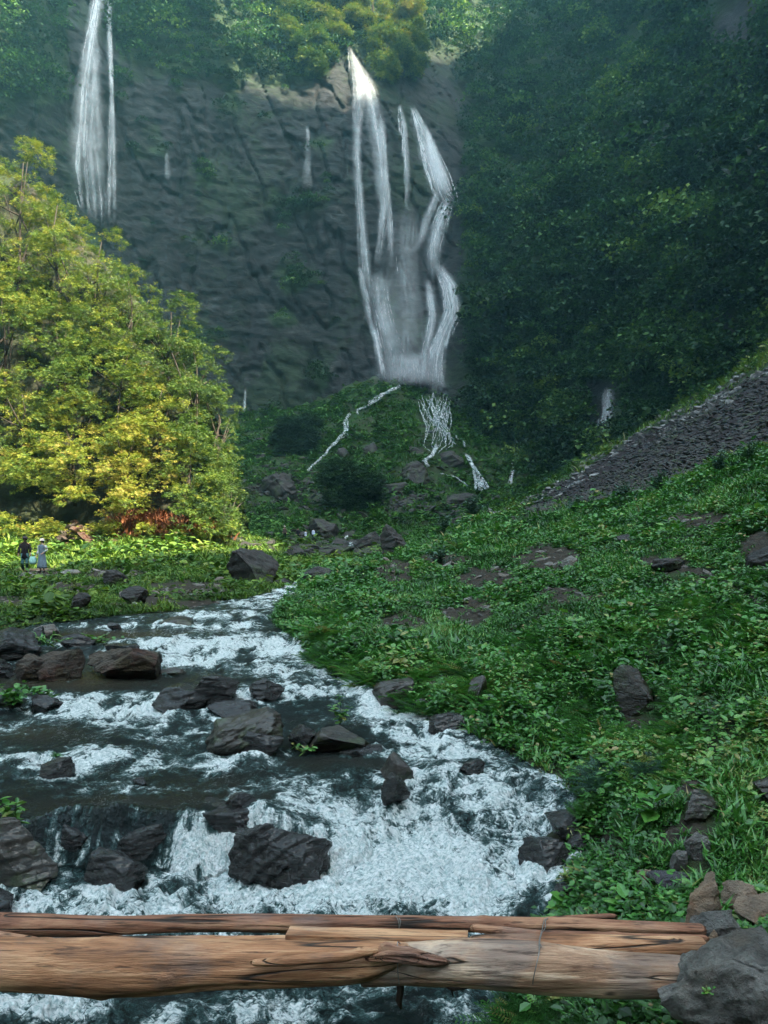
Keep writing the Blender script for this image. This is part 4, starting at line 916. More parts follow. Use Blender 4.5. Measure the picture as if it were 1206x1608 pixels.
def crown(parent, lobes, seed, per_lobe=66, per_twig=24, leaf=.165, mat='bush_leaf', tone=.5, droop=.25, twig=.24, kind='spray', flat=.9, name='crown'):
    """lobes: (x, y, z, r) relative to the tree's base"""
    r = np.random.default_rng(seed); L = np.array(lobes, float); parts = []
    tot = 0; Cs = []; Ss = []; Ns = []
    for x, y, z, R in L:
        m = max(8, int(per_lobe*(R/1.6)**1.6)); dv = r.normal(size=(m, 3)); dv /= np.linalg.norm(dv, axis=1, keepdims=True)
        dv[:, 2] = np.where(dv[:, 2] < -.35, -dv[:, 2]*.6, dv[:, 2])
        rr = R*(1+.25*fbm(dv[:, 0]*1.8+seed, dv[:, 1]*1.8, dv[:, 2]*1.8+x, 2, 140))*r.uniform(.8, 1.06, m)
        Cs.append(np.array([x, y, z])+dv*rr[:, None]*np.array([1, 1, flat])); Ns.append(dv); Ss.append(np.full(m, min(1.25, (R/1.6)**.35)))
    C = np.concatenate(Cs); N = np.concatenate(Ns); S = np.concatenate(Ss); m = len(C)
    k = m*per_twig; tw = twig*np.repeat(S, per_twig); off = r.normal(size=(k, 3))*tw[:, None]*np.array([.6, .6, .33])
    Q = np.repeat(C, per_twig, 0)+off; Nn = np.repeat(N, per_twig, 0)+.7*r.normal(size=(k, 3))
    yaw = np.arctan2(-Nn[:, 0], Nn[:, 1]); pitch = np.clip(.35*np.repeat(N[:, 2], per_twig)-droop+r.normal(0, .33, k), -1.3, 1.2)
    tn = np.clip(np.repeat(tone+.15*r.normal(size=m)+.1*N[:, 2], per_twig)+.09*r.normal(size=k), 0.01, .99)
    V, F, A = place_leaves(kind, Q, yaw, pitch, r.normal(0, .45, k), leaf*np.repeat(S, per_twig)*r.uniform(.7, 1.3, k), tn, 1.25)
    return obj(name, V, F, M[mat], parent, smooth=False, attrs={'tint': A})
def limbs(base, lobes, seed, r0=.16):
    r = np.random.default_rng(seed); L = np.array(lobes, float); topz = L[:, 2].max(); c = L[:, :3].mean(0)
    n = 7; tt = np.linspace(0, 1, n); main = np.stack([c[0]*tt+.15*r.normal(size=n)*tt, c[1]*tt+.15*r.normal(size=n)*tt, -0.6+(topz*.86+.3)*tt], -1)
    paths = [main]; rad = [r0*(1-.8*tt)]
    for x, y, z, R in L[::2]:
        i = int(r.integers(1, n-2)); a = main[i]; b = np.array([x, y+.25, z]); s = np.linspace(0, .8, 5)
        p = a+(b-a)*s[:, None]; p[:, 2] += .3*np.sin(s*3.14)*r.uniform(-.5, .8); paths.append(p); rad.append(r0*.45*(1-.75*s))
    return tubes(paths, rad, 7)
TREES = [ # column, row of base, crown top row, half width px, tone, label
 (-60, 470, 190, 62, .45, 'tall green tree at the very top left of the sunlit spur'),
 (28, 500, 205, 58, .62, 'bright yellow green tree topping the sunlit spur at the left edge'),
 (92, 520, 282, 48, .58, 'sunlit tree on the skyline below the spur top'),
 (150, 560, 342, 46, .55, 'sunlit tree on the descending skyline, under the left waterfall'),
 (210, 600, 402, 46, .46, 'leafy tree on the skyline in the middle of the spur edge'),
 (262, 640, 452, 44, .36, 'darker green tree on the lower skyline of the spur'),
 (306, 700, 520, 40, .34, 'deep green tree near the right shoulder of the spur'),
 (336, 770, 590, 34, .36, 'narrow tree at the right end of the spur'),
 (10, 640, 400, 62, .52, 'broad bright tree filling the left edge halfway up the spur'),
 (98, 660, 460, 54, .42, 'round dark centred tree in the middle of the sunlit spur'),
 (180, 700, 520, 50, .50, 'olive tree right of the middle of the spur'),
 (250, 760, 570, 46, .72, 'golden leaved tree on the lower right of the spur'),
 (-50, 720, 480, 60, .4, 'dark green tree half out of the picture at the left'),
 (36, 760, 570, 56, .62, 'yellow green tree low on the left side of the spur'),
 (118, 780, 600, 50, .70, 'pale gold bushy tree above the boulder foot of the spur'),
 (196, 800, 640, 46, .78, 'orange tinged bushy tree low in the middle of the spur'),
 (300, 822, 655, 40, .40, 'green bushy tree at the lower right of the spur'),
 (348, 838, 690, 26, .38, 'slim leafy tree hanging over the right foot of the spur'),
 (366, 846, 730, 30, .22, 'dark green shaded tree turning the corner at the right foot of the spur'),
 (-90, 850, 640, 60, .6, 'leafy bush beyond the left edge of the spur foot'),
]
for i, (px, rb, rt, hw, tone, label) in enumerate(TREES):
    r = np.random.default_rng(400+i); rc = rb-(rb-rt)*.4
    dB = float(spur(px, rb))+1.5; base = at(px, rb, dB); m = 1/FPX*dB
    lobes = []
    nl = 20
    for k in range(nl):
        f = (k+.5)/nl; rr_ = rt+(rb-rt)*(f**1.1)*.92+18; wid = hw*(.35+.75*math.sin(math.pi*min(1, .18+f*.75)))
        cpx = px+r.uniform(-1, 1)*wid*.9; dd_ = float(spur(cpx, rr_))+r.uniform(-3.0, 1.6)
        R = r.uniform(.75, 1.35)*(hw/50)**.5
        c = at(cpx, rr_, dd_)-base; lobes.append((c[0], c[1], c[2]-R*.25, R))
    t0 = empty('tree' if i < 13 else 'bushy_tree', base.tolist(), label, 'tree', 'trees and bushes on the sunlit spur')
    V, F = limbs(base, lobes, 500+i); obj('trunk', V, F, M['bark'], t0)
    crown(t0, lobes, 600+i, tone=tone-.09)
# shrubs along the foot of the spur
SHR = [(8, 826, 30, 38, .55, 'bright shrub at the foot of the spur behind the hikers'), (52, 822, 34, 30, .62, 'arching yellow green shrub above the lit grass'), (108, 836, 24, 26, .5, 'small shrub over the heap of pale stones'), (140, 838, 28, 20, .7, 'golden shrub right of the heap of pale stones'),
       (172, 842, 26, 24, .6, 'pale shrub at the foot of the spur, left of the rusty reeds'), (232, 850, 24, 24, .55, 'green shrub in front of the rusty reeds'), (286, 852, 26, 24, .5, 'low shrub at the right end of the lit grass'), (322, 846, 32, 28, .45, 'drooping shrub beside the rusty reeds'), (360, 836, 22, 40, .32, 'shaded shrub under the right edge of the spur'), (-60, 838, 40, 50, .5, 'spreading shrub at the left edge of the spur foot'), (70, 858, 40, 22, .6, 'sunny weeds clump behind the two near hikers')]
for i, (px, rb, hw, hp, tone, label) in enumerate(SHR):
    r = np.random.default_rng(700+i); d = 50.5; base = at(px, rb, d); base[2] = float(G(base[0], base[1]))-.1
    lobes = [(r.uniform(-1, 1)*hw/FPX*d*.7, r.uniform(-.7, .7), r.uniform(.25, .9)*hp/FPX*d, r.uniform(.4, .75)) for _ in range(7)]
    s0 = empty('shrub', base.tolist(), label, 'shrub', 'shrubs at the foot of the spur')
    V, F = limbs(base, lobes, 800+i, .05); obj('stem', V, F, M['bark'], s0); crown(s0, lobes, 900+i, 70, 12, .26, tone=tone, name='foliage', twig=.3)
# rusty dead reeds and the heap of pale stones at the foot
t = NT('rusty_reed'); M['reed'] = t.done(t.bsdf(t.ramp(t.attr('tint'), [(0, (.09, .025, .012)), (1, (.30, .12, .05))]), .8))
r = np.random.default_rng(33); n = 5200
PX = np.concatenate([r.normal(215, 16, n//2), r.normal(262, 22, n//4), r.normal(312, 16, n//4)]); n = len(PX); D = r.uniform(50.5, 53.5, n); X = (PX-CX)/FPX*D
V, F, A = place_leaves('blade', np.stack([X, D, G(X, D)+r.uniform(0, 1.0, n)], -1), r.uniform(0, 6.28, n), r.uniform(.7, 1.5, n), r.normal(0, .4, n), r.uniform(.5, 1.1, n), r.uniform(0, 1, n), 2.2)
tag(obj('reeds', V, F, M['reed'], smooth=False, attrs={'tint': A}), 'rusty red dead reeds at the foot of the sunlit spur', None, None, 'stuff')
def heap(r, n):
    px = r.normal(125, 22, n); d = r.uniform(49, 52, n); x = (px-CX)/FPX*d
    return np.stack([x, d, G(x, d)+r.uniform(0, 1.1, n)*np.exp(-((px-118)/28)**2), d*0+1], -1)
stone_field('rubble', 300, heap, .2, .8, 'ochre_rock', 'heap of pale sunlit stones under the golden shrubs', 9)

# ---- trees on the skyline beside the lip of the falls, and the bush on the mound
for i, (px, rb, rt, hw, tone, label, mt) in enumerate([
  (470, 60, -30, 40, .6, 'green tree on the cliff edge left of the lip of the falls', 'bush_leaf'), (530, 50, -45, 38, .7, 'pale leaved tree right above the lip of the falls', 'bush_leaf'),
  (590, 60, -60, 36, .75, 'tall sunlit tree right of the lip of the falls', 'bush_leaf'), (630, 70, -60, 34, .85, 'orange tinged tree on the cliff edge against the misty mountain', 'bush_leaf'), (612, 120, 40, 30, .6, 'bush hanging over the cliff beside the top of the falls', 'bush_leaf'), (648, 110, 30, 18, .55, 'outermost bush on the cliff edge right of the falls', 'bush_leaf'),
  (500, 110, 40, 34, .45, 'dark bush on the cliff just left of the top of the falls', 'bush_leaf'),
  (550, 800, 730, 44, .35, 'round green bush on the stony mound below the falls', 'forest_leaf'), (462, 705, 655, 36, .2, 'dark scrub dome at the foot of the cliff left of the mound', 'forest_leaf')]):
    r = np.random.default_rng(1000+i)
    q = surf_pt(px, rb); dB = q[1]-1; base = at(px, rb, dB); sc = dB/FPX
    lobes = []
    for k in range(14):
        f = (k+.5)/14; cr_ = rt+(rb-rt)*f; wv = hw*math.sin(math.pi*min(1, .2+f*.7)); c = at(px+r.uniform(-1, 1)*wv*.8, cr_+8, dB+r.uniform(-2.5, .5))-base
        lobes.append((c[0], c[1], c[2], r.uniform(1.5, 2.6)))
    t0 = empty('tree' if i < 4 else 'bush', base.tolist(), label, 'tree' if i < 4 else 'bush')
    V, F = limbs(base, lobes, 1100+i, .3); obj('trunk' if i < 4 else 'stem', V, F, M['bark'], t0)
    crown(t0, lobes, 1200+i, 60, 16, .42, mt, tone-.16 if i < 7 else tone, twig=.6)

# ================================================================ THE LOG FOOTBRIDGE
def wood(name, dark, mid, light, grey=.3, rough=.62, crack=1.0):
    t = NT(name); m = t.mapping((1.1, 9, 9)); m2 = t.mapping((5, 60, 60))
    n1 = t.noise(1.5, 8, .62, .5, m); n2 = t.noise(1.0, 6, .65, .15, m2); n3 = t.noise(2.6, 5, .6); n4 = t.noise(1.1, 3, .5, 0, t.mapping((1, 3, 3)))
    n5 = t.noise(1.0, 5, .65, .3, t.mapping((8, 210, 210)))
    c = t.ramp(t.math('ADD', t.math('MULTIPLY', n1, .72), t.math('MULTIPLY', n5, .28)), [(.34, dark), (.49, mid), (.63, light)])
    c = t.mix(t.math('MULTIPLY', t.mr(n3, .5, .66), grey), c, (.15, .14, .14))
    c = t.mix(t.mr(n2, .34, .46, .72*crack, 0.0), c, tuple(v*.25 for v in dark))
    c = t.mix(t.mr(n4, .62, .72, 0, .5), c, tuple(v*.5 for v in dark))
    crk = t.mr(t.noise(.7, 3, .4, .25, t.mapping((.3, 11, 11))), .495, .505)
    crk = t.math('ABSOLUTE', t.math('SUBTRACT', t.noise(.8, 2, .4, .3, t.mapping((.35, 10, 10))), .5)); crk = t.mr(crk, 0, .012)
    c = t.mix(crk, (.02, .013, .009), c)
    # dark knots
    vo = t.n("ShaderNodeTexVoronoi", {"Vector": t.mapping((1.5, 3.5, 3.5)), "Scale": 1.9}).outputs[0]
    c = t.mix(t.mr(vo, .05, .13), (.03, .016, .010), c)
    h = t.math('ADD', t.math('MULTIPLY', n2, .5), t.math('ADD', t.math('MULTIPLY', crk, .5), t.math('ADD', t.math('MULTIPLY', n1, .6), t.math('MULTIPLY', n5, .35))))
    return t.done(t.bsdf(c, rough, t.bump(h, 1.0, .016), .35))
M['log_tan'] = wood('peeled_log', (.09, .036, .018), (.36, .16, .075), (.62, .345, .19), .35)
M['log_grey'] = wood('weathered_log', (.12, .055, .032), (.40, .225, .135), (.66, .47, .33), .5)
M['log_brown'] = wood('brown_pole', (.07, .028, .016), (.24, .10, .055), (.44, .23, .13), .3)
M['wire'] = plain('rusty_wire', (.16, .15, .14), .45, .3, 30, .6)
M['dark_wood'] = plain('dark_wet_wood', (.03, .02, .015), .6, .4, 9)
def log_mesh(ctrl, seed, seg=56, step=.006, ridge=1.0, gouge=()):
    """ctrl rows: column, row, radius px, distance"""
    c = np.array(ctrl, float); P = at(c[:, 0], c[:, 1], c[:, 3]); R = c[:, 2]/FPX*c[:, 3]
    L = np.concatenate([[0], np.cumsum(np.linalg.norm(np.diff(P, axis=0), axis=1))]); n = int(L[-1]/step/2.2)+4; s = np.linspace(0, L[-1], n)
    def smooth(v): 
        w = np.interp(s, L, v); k = max(3, n//14)|1; return np.convolve(np.pad(w, k//2, mode='edge'), np.ones(k)/k, 'valid')
    X, Y, Z = (smooth(P[:, i]) for i in range(3)); Rr = smooth(R)
    Rr = Rr*np.minimum(1, .72+.28*np.sqrt(np.minimum(s, s[-1]-s)/.03))
    th = np.arange(seg)/seg*2*np.pi; S, T = np.meshgrid(s, th, indexing='ij'); ct, st = np.cos(T), np.sin(T)
    r = Rr[:, None]*(1+.10*pn(S*1.3+seed, ct*1.1, st*1.1, seed)+.05*pn(S*4, ct*2+seed, st*2, seed)) + ridge*(.0035*pn(S*2.2, ct*7, st*7, seed+2)+.0018*pn(S*6, ct*16, st*16, seed+3))
    for gs, ga, gl, gw, gd in gouge:   # place along, angle, length, width (rad), depth (-) or knot (+)
        da = np.angle(np.exp(1j*(T-ga))); r = r+gd*np.exp(-((S-gs)/gl)**2-(da/gw)**2)
    rs_ = np.random.default_rng(seed)
    for k in range(int(L[-1]*3)):
        gs, ga = rs_.uniform(0, L[-1]), rs_.uniform(0, 6.28); da = np.angle(np.exp(1j*(T-ga)))
        q = ((S-gs)/.022)**2+(da*Rr[:, None]/.018)**2; r = r+.007*np.exp(-q)-.009*np.exp(-q*6)
    V = np.stack([X[:, None]+0*r, Y[:, None]+r*ct, Z[:, None]+r*st], -1)
    # ragged end faces with rings
    caps = []; F = []
    i = np.arange(n*seg).reshape(n, seg); j = np.roll(i, -1, 1); F.append(np.stack([i[:-1], j[:-1], j[1:], i[1:]], -1).reshape(-1, 4))
    V = V.reshape(-1, 3); Vs = [V]; off = len(V)
    for e, sg in ((0, -1), (n-1, 1)):
        ring = V[e*seg:(e+1)*seg]; cen = ring.mean(0); prev = np.arange(e*seg, (e+1)*seg)
        for q in (.85, .55, .25, .03):
            rr = cen+(ring-cen)*q; rr[:, 0] += sg*(.012*(1-q))+.006*rs_.normal(size=seg)*q; Vs.append(rr); cur = off+np.arange(seg); off += seg
            f = np.stack([prev, np.roll(prev, -1), np.roll(cur, -1), cur], -1); F.append(f if sg < 0 else f[:, ::-1]); prev = cur
    return np.concatenate(Vs), np.concatenate(F)
origin = at(600, 1500, 3.45)
bridge = empty('log_footbridge', origin.tolist(), 'footbridge of peeled logs and poles wired together, lying across the stream in front', 'footbridge')
def bpart(name, VF, mat, label=None, smooth=True, parent=bridge):
    V, F = VF; sub = np.zeros(3) if parent is bridge else 0
    o = obj(name, V-origin, F, M[mat], parent, smooth)
    if label: o['label'] = label
    return o
bpart('log', log_mesh([(-480, 1500, 40, 3.3), (-60, 1512, 38, 3.3), (60, 1515, 37, 3.3), (150, 1518, 42, 3.3), (260, 1517, 39, 3.3), (330, 1514, 36, 3.3), (450, 1514, 34, 3.3), (560, 1512, 32, 3.3), (620, 1502, 22, 3.3), (652, 1492, 9, 3.3)], 3,
    gouge=[(2.35, 3.75, .25, .16, -.03), (2.05, 3.9, .25, .1, -.012), (1.75, 4.9, .05, .5, .03), (2.05, 3.1, .03, .2, .012)]), 'log_tan', 'thick tan log with a split tapering tip, front left')
bpart('log', log_mesh([(560, 1520, 28, 3.36), (640, 1514, 31, 3.34), (720, 1513, 35, 3.33), (860, 1520, 37, 3.31), (960, 1530, 32, 3.3), (1090, 1534, 28, 3.3)], 5, ridge=2.4, gouge=[(.4, 2.4, .05, .35, .012)]), 'log_grey', 'thick pale weathered log, front right')
bpart('log', log_mesh([(-480, 1446, 18, 3.72), (-60, 1452, 19, 3.7), (90, 1454, 17, 3.7), (200, 1453, 14, 3.7), (300, 1449, 12, 3.7), (480, 1451, 13, 3.7), (640, 1450, 11, 3.7), (780, 1452, 12, 3.7), (900, 1453, 11, 3.7), (1010, 1458, 10, 3.7), (1120, 1462, 9, 3.7)], 7, seg=40), 'log_brown', 'long slender brown log at the back')
bpart('pole', log_mesh([(735, 1478, 8, 3.48), (790, 1480, 13, 3.48), (900, 1486, 17, 3.48), (1000, 1488, 17, 3.48), (1110, 1487, 15, 3.48)], 9, seg=40), 'log_tan', 'smooth tan pole behind the pale log')
bpart('pole', log_mesh([(738, 1456, 6, 3.56), (800, 1463, 7, 3.55), (850, 1467, 6, 3.55), (1000, 1471, 5, 3.55), (1114, 1474, 5, 3.55)], 11, seg=28), 'log_brown', 'thin dark orange pole')
bpart('pole', log_mesh([(846, 1445, 4, 3.86), (900, 1442, 5, 3.86), (967, 1439, 5, 3.86)], 13, seg=20), 'log_brown', 'shortest thin pole, rearmost')
bpart('pole', log_mesh([(-200, 1458, 9, 3.55), (-20, 1468, 8, 3.55), (62, 1476, 4, 3.55)], 15, seg=24), 'log_brown', 'thin brown pole ending at the left')
bpart('sliver', log_mesh([(395, 1512, 5, 3.19), (450, 1509, 8, 3.185), (540, 1502, 8, 3.19), (600, 1490, 6, 3.22)], 17, seg=24), 'log_tan', 'split orange sliver on the tip of the thick tan log')
bpart('broken_end', log_mesh([(575, 1503, 5, 3.22), (610, 1497, 11, 3.205), (648, 1501, 12, 3.21), (676, 1508, 8, 3.22), (704, 1511, 3, 3.235)], 19, seg=40, ridge=4.0, gouge=[(.08, 1.5, .03, .5, .02)]), 'log_brown', 'ragged broken brown wood where the two thick logs meet')
def plank(pts, thick, seed, over=0.0):
    """pts: far-left, far-right, near-right, near-left as (column,row,distance)"""
    q = [at(*p) for p in pts]; nx, ny = 60, 8; u = np.linspace(0, 1, nx)[:, None, None]; v = np.linspace(0, 1, ny)[None, :, None]
    top = (q[0]*(1-u)+q[1]*u)*(1-v)+(q[3]*(1-u)+q[2]*u)*v
    top = top.reshape(-1, 3); top[:, 2] += .004*pn(top[:, 0]*3, top[:, 1]*30, 0*top[:, 0], seed); top[:, 1] += .006*pn(top[:, 0]*9, top[:, 1]*0, 0*top[:, 0], seed+1)
    bot = top.copy(); bot[:, 2] -= thick; V = np.concatenate([top, bot]); g = grid_faces(nx, ny); F = [g, g[:, ::-1]+nx*ny]
    i = np.arange(nx*ny).reshape(nx, ny)
    for e in (i[:, 0], i[::-1, -1], i[0, ::-1], i[-1]): F.append(np.stack([e[:-1], e[:-1]+nx*ny, e[1:]+nx*ny, e[1:]], -1))
    return V, np.concatenate(F)
bpart('board', plank([(160, 1470, 3.56), (470, 1468, 3.56), (470, 1488, 3.46), (110, 1490, 3.46)], .03, 21), 'log_tan', 'flat pale board let in behind the thick tan log', smooth=False)
bpart('board', plank([(456, 1454, 3.60), (735, 1461, 3.60), (733, 1478, 3.46), (448, 1468, 3.50)], .022, 23), 'log_tan', 'short split plank in the middle', smooth=False)
def wire_path(px0, pts, r=.0022):
    P = np.array([at(px0+dx, rw, d) for dx, rw, d in pts]); n = 40; tt = np.linspace(0, 1, n); L = np.linspace(0, 1, len(P))
    Q = np.stack([np.interp(tt, L, P[:, i]) for i in range(3)], -1); k = 5
    for i in range(3): Q[:, i] = np.convolve(np.pad(Q[:, i], k//2, mode='edge'), np.ones(k)/k, 'valid')
    return Q, np.full(n, r)
def wires(paths):
    for p, r in paths:
        V, F = tubes([p], [r], 6); obj('wire_lashing', V-origin, F, M['wire'], bridge)
wires([wire_path(848, [(9, 1452, 3.78), (8, 1440, 3.70), (6, 1446, 3.62), (4, 1457, 3.53), (2, 1464, 3.42), (-1, 1474, 3.38), (-2, 1481, 3.30), (0, 1492, 3.24), (-4, 1508, 3.195), (-8, 1525, 3.19), (-12, 1545, 3.21), (-13, 1562, 3.27), (-10, 1562, 3.40)]),
       wire_path(853, [(9, 1452, 3.78), (8, 1440, 3.70), (3, 1446, 3.62), (4, 1457, 3.53), (-2, 1464, 3.42), (-5, 1474, 3.38), (-6, 1481, 3.30), (-2, 1488, 3.25)])])
wires([wire_path(624, [(-3, 1450, 3.76), (-4, 1438, 3.70), (0, 1441, 3.66), (3, 1452, 3.655), (2, 1460, 3.66), (6, 1447, 3.655), (2, 1440, 3.67), (5, 1450, 3.66)]),
       wire_path(627, [(2, 1482, 3.3), (-3, 1478, 3.24), (-2, 1500, 3.195), (-3, 1520, 3.19), (0, 1548, 3.25)])])
for pth, rad in [([at(628, 1535, 3.33), at(629, 1556, 3.33), at(626, 1572, 3.33), at(630, 1584, 3.33)], [.02, .016, .014, .006]), ([at(690, 1538, 3.3), at(712, 1551, 3.28), at(737, 1550, 3.27)], [.02, .014, .007]), ([at(708, 1548, 3.3), at(712, 1566, 3.3)], [.006, .002])]:
    V, F = tubes([np.array(pth)], [np.array(rad)], 8); obj('branch_stub', V-origin, F, M['dark_wood'], bridge)

# ================================================================ SINGLE PLANTS
def plant(label, px, row, on, stems, mat='bank_leaf', name='plant', cat='plant', group=None, d=None, kind='broad', lift=0.0, seed=0, tone=.6, wid=1.0):
    """stems: (lean x, lean y, height, leaf length, leaf pairs)"""
    p = at(px, row, d) if d else (hit_ground(px, row) if on == 'ground' else hit_water(px, row)); p = p+np.array([0, 0, lift])
    r = np.random.default_rng(seed+int(px)*3); t0 = empty(name, p.tolist(), label, cat, group); paths, rad, parts = [], [], []
    for lx, ly, h, ll, npair in stems:
        tt = np.linspace(0, 1, 7); P = np.stack([lx*tt**1.4, ly*tt**1.4, h*tt-.12*h*tt**3], -1); paths.append(P); rad.append(.006*(1-.7*tt)*max(.5, h/.3))
        k = npair*3; s = np.linspace(.15, 1, k)+r.normal(0, .02, k); s = np.clip(s, .05, 1); Q = np.stack([np.interp(s, tt, P[:, i]) for i in range(3)], -1)
        parts.append(place_leaves(kind, Q, np.arange(k)*2.4+r.normal(0, .4, k), r.uniform(-.25, .75, k), r.normal(0, .3, k), ll*r.uniform(.65, 1.15, k)*(1-.35*s), np.clip(tone+.14*r.normal(size=k), 0, .98), wid))
    V, F = tubes(paths, rad, 6); obj('stem', V, F, M['stem'], t0)
    V, F, A = join(parts); obj('leaves', V, F, M[mat], t0, smooth=False, attrs={'tint': A})
    return t0
plant('leafy upright plant growing on top of the smooth brown boulder', 534, 1146, 'water', [(0, 0, .40, .12, 5), (-.10, .02, .26, .11, 4), (.12, 0, .24, .11, 4), (.05, -.03, .16, .1, 3)], lift=.05, tone=.72, wid=.8)
plant('small weed in the crevice between two midstream boulders', 476, 1186, 'water', [(-.10, -.05, .14, .13, 3), (.1, -.05, .12, .13, 3)], tone=.8, wid=.6)
plant('hanging leafy plant over the cascade at the left edge', 22, 1338, 'water', [(.08, -.12, .30, .13, 6), (-.1, -.1, .34, .13, 6), (.12, -.3, -.06, .12, 6), (0, -.32, -.1, .12, 6), (.02, -.2, .18, .12, 5), (-.12, -.3, 0, .12, 6)], lift=.18, tone=.75, wid=.8)
plant('grass tuft on the small dark rock in the left shallows', 88, 1196, 'water', [(0, 0, .05, .14, 6)], kind='blade', lift=.03, tone=.5, wid=2)
plant('weeds beside the black wedge rock at the left rapids', 70, 1108, 'water', [(-.1, 0, .22, .14, 5), (.05, 0, .16, .12, 4), (-.3, 0, .25, .13, 5), (.2, -.1, .1, .1, 4)], lift=.05, tone=.6)
plant('bushy weeds on the left edge below the rock ledge', 20, 1118, 'water', [(-.2, 0, .30, .13, 6), (.1, .1, .32, .13, 6), (.3, 0, .24, .13, 5), (-.05, -.2, .2, .12, 5), (.2, -.2, .14, .12, 5), (-.4, 0, .3, .13, 5)], lift=.08, tone=.58)
plant('grass growing between the dark boulders and the ochre ledge', 76, 1024, 'water', [(-.2, 0, .2, .24, 6), (.1, 0, .25, .24, 6), (.4, 0, .15, .2, 6), (-.5, 0, .25, .24, 5)], kind='blade', lift=.1, tone=.7, wid=2)
plant('bright weeds sprouting behind the ochre ledge', 150, 1012, 'water', [(-.2, 0, .2, .16, 5), (.2, 0, .2, .15, 5), (.5, 0, .14, .13, 4)], tone=.66)
plant('bluish thistle like plant with long arching leaves at the right bank', 935, 1262, 'ground', [(0, 0, .12, .40, 4), (.05, 0, .28, .30, 4), (-.05, 0, .30, .28, 3)], 'blue_leaf', kind='fern', tone=.6, lift=.06)
plant('second bluish arching plant, right of the first one on the bank', 1010, 1236, 'ground', [(0, 0, .12, .30, 4), (.05, 0, .22, .24, 3)], 'blue_leaf', kind='fern', tone=.5, lift=.05)
plant('plant with one very large upright green leaf on the near bank', 1026, 1296, 'ground', [(0, 0, .16, .24, 2), (.08, 0, .20, .22, 2), (-.1, 0, .18, .20, 2)], tone=.62, lift=.05)
plant('broad leaved plant low on the bank just behind the bridge', 890, 1440, 'ground', [(0, 0, .1, .17, 3), (.1, 0, .12, .16, 3), (-.08, -.05, .08, .15, 3)], tone=.72, lift=.03)
plant('broad leaved plant close behind the thin pole of the bridge', 985, 1446, 'ground', [(0, 0, .1, .17, 3), (.12, 0, .1, .15, 3)], tone=.68, lift=.03)
plant('yellow green grass clump at the water edge by the black rocks', 905, 1402, 'ground', [(0, 0, .15, .20, 7), (.1, 0, .15, .2, 6), (-.1, 0, .1, .18, 6)], kind='blade', tone=.93, wid=2.2, lift=.03)
plant('green grass clump on the bank edge above the black boulder', 892, 1328, 'ground', [(0, 0, .1, .16, 6), (.1, 0, .1, .16, 6)], kind='blade', tone=.9, wid=2, lift=.05)
plant('leafy weeds under the bridge at its right end', 868, 1600, 'ground', [(0, 0, .15, .12, 5), (.1, 0, .2, .12, 5), (-.12, 0, .1, .12, 5), (.2, .05, .15, .12, 5)], d=4.25, tone=.75)
plant('leafy weeds below the pale log beside the big boulder', 945, 1598, 'ground', [(0, 0, .12, .10, 5), (.1, 0, .14, .10, 5)], d=4.0, tone=.7)
plant('small sprig rooted in a crack of the huge corner boulder', 1110, 1562, 'ground', [(0, 0, .03, .03, 3), (.02, 0, .03, .03, 3)], d=2.93, tone=.8)
plant('large fern clump at the right bank where the stream narrows', 505, 1010, 'ground', [(0, 0, .1, .6, 6), (.3, 0, .1, .55, 6), (-.25, .1, .1, .5, 5)], kind='fern', tone=.72, lift=.05)
for px, row, h, lab in [(700, 838, 2.2, 'bluish shrub on the slope crest left of the scree'), (742, 812, 2.6, 'bluish shrub where the scree meets the slope crest'), (690, 888, 1.4, 'bluish leafy shrub in the middle of the upper slope'), (980, 786, 1.8, 'bluish shrub at the lower edge of the scree'), (1034, 770, 1.8, 'bluish shrub on the crest in front of the scree'), (1130, 742, 1.8, 'bluish shrub high on the crest at the right'), (1176, 724, 1.6, 'rightmost bluish shrub on the crest'), (905, 806, 1.6, 'bluish shrub in the dip at the lower edge of the scree')]:
    plant(lab, px, row, 'ground', [(r_*math.cos(a), r_*math.sin(a), h*.55*k, h*.17, 8) for a, r_, k in [(0, .2, 1), (1.2, .5, .8), (2.5, .45, .85), (3.8, .55, .7), (5, .4, .9), (5.7, .75, .5), (2, .8, .5), (4.4, .3, 1)]], 'blue_leaf', 'shrub', 'shrub', 'bluish shrubs on the right slope', tone=.45, wid=.6)

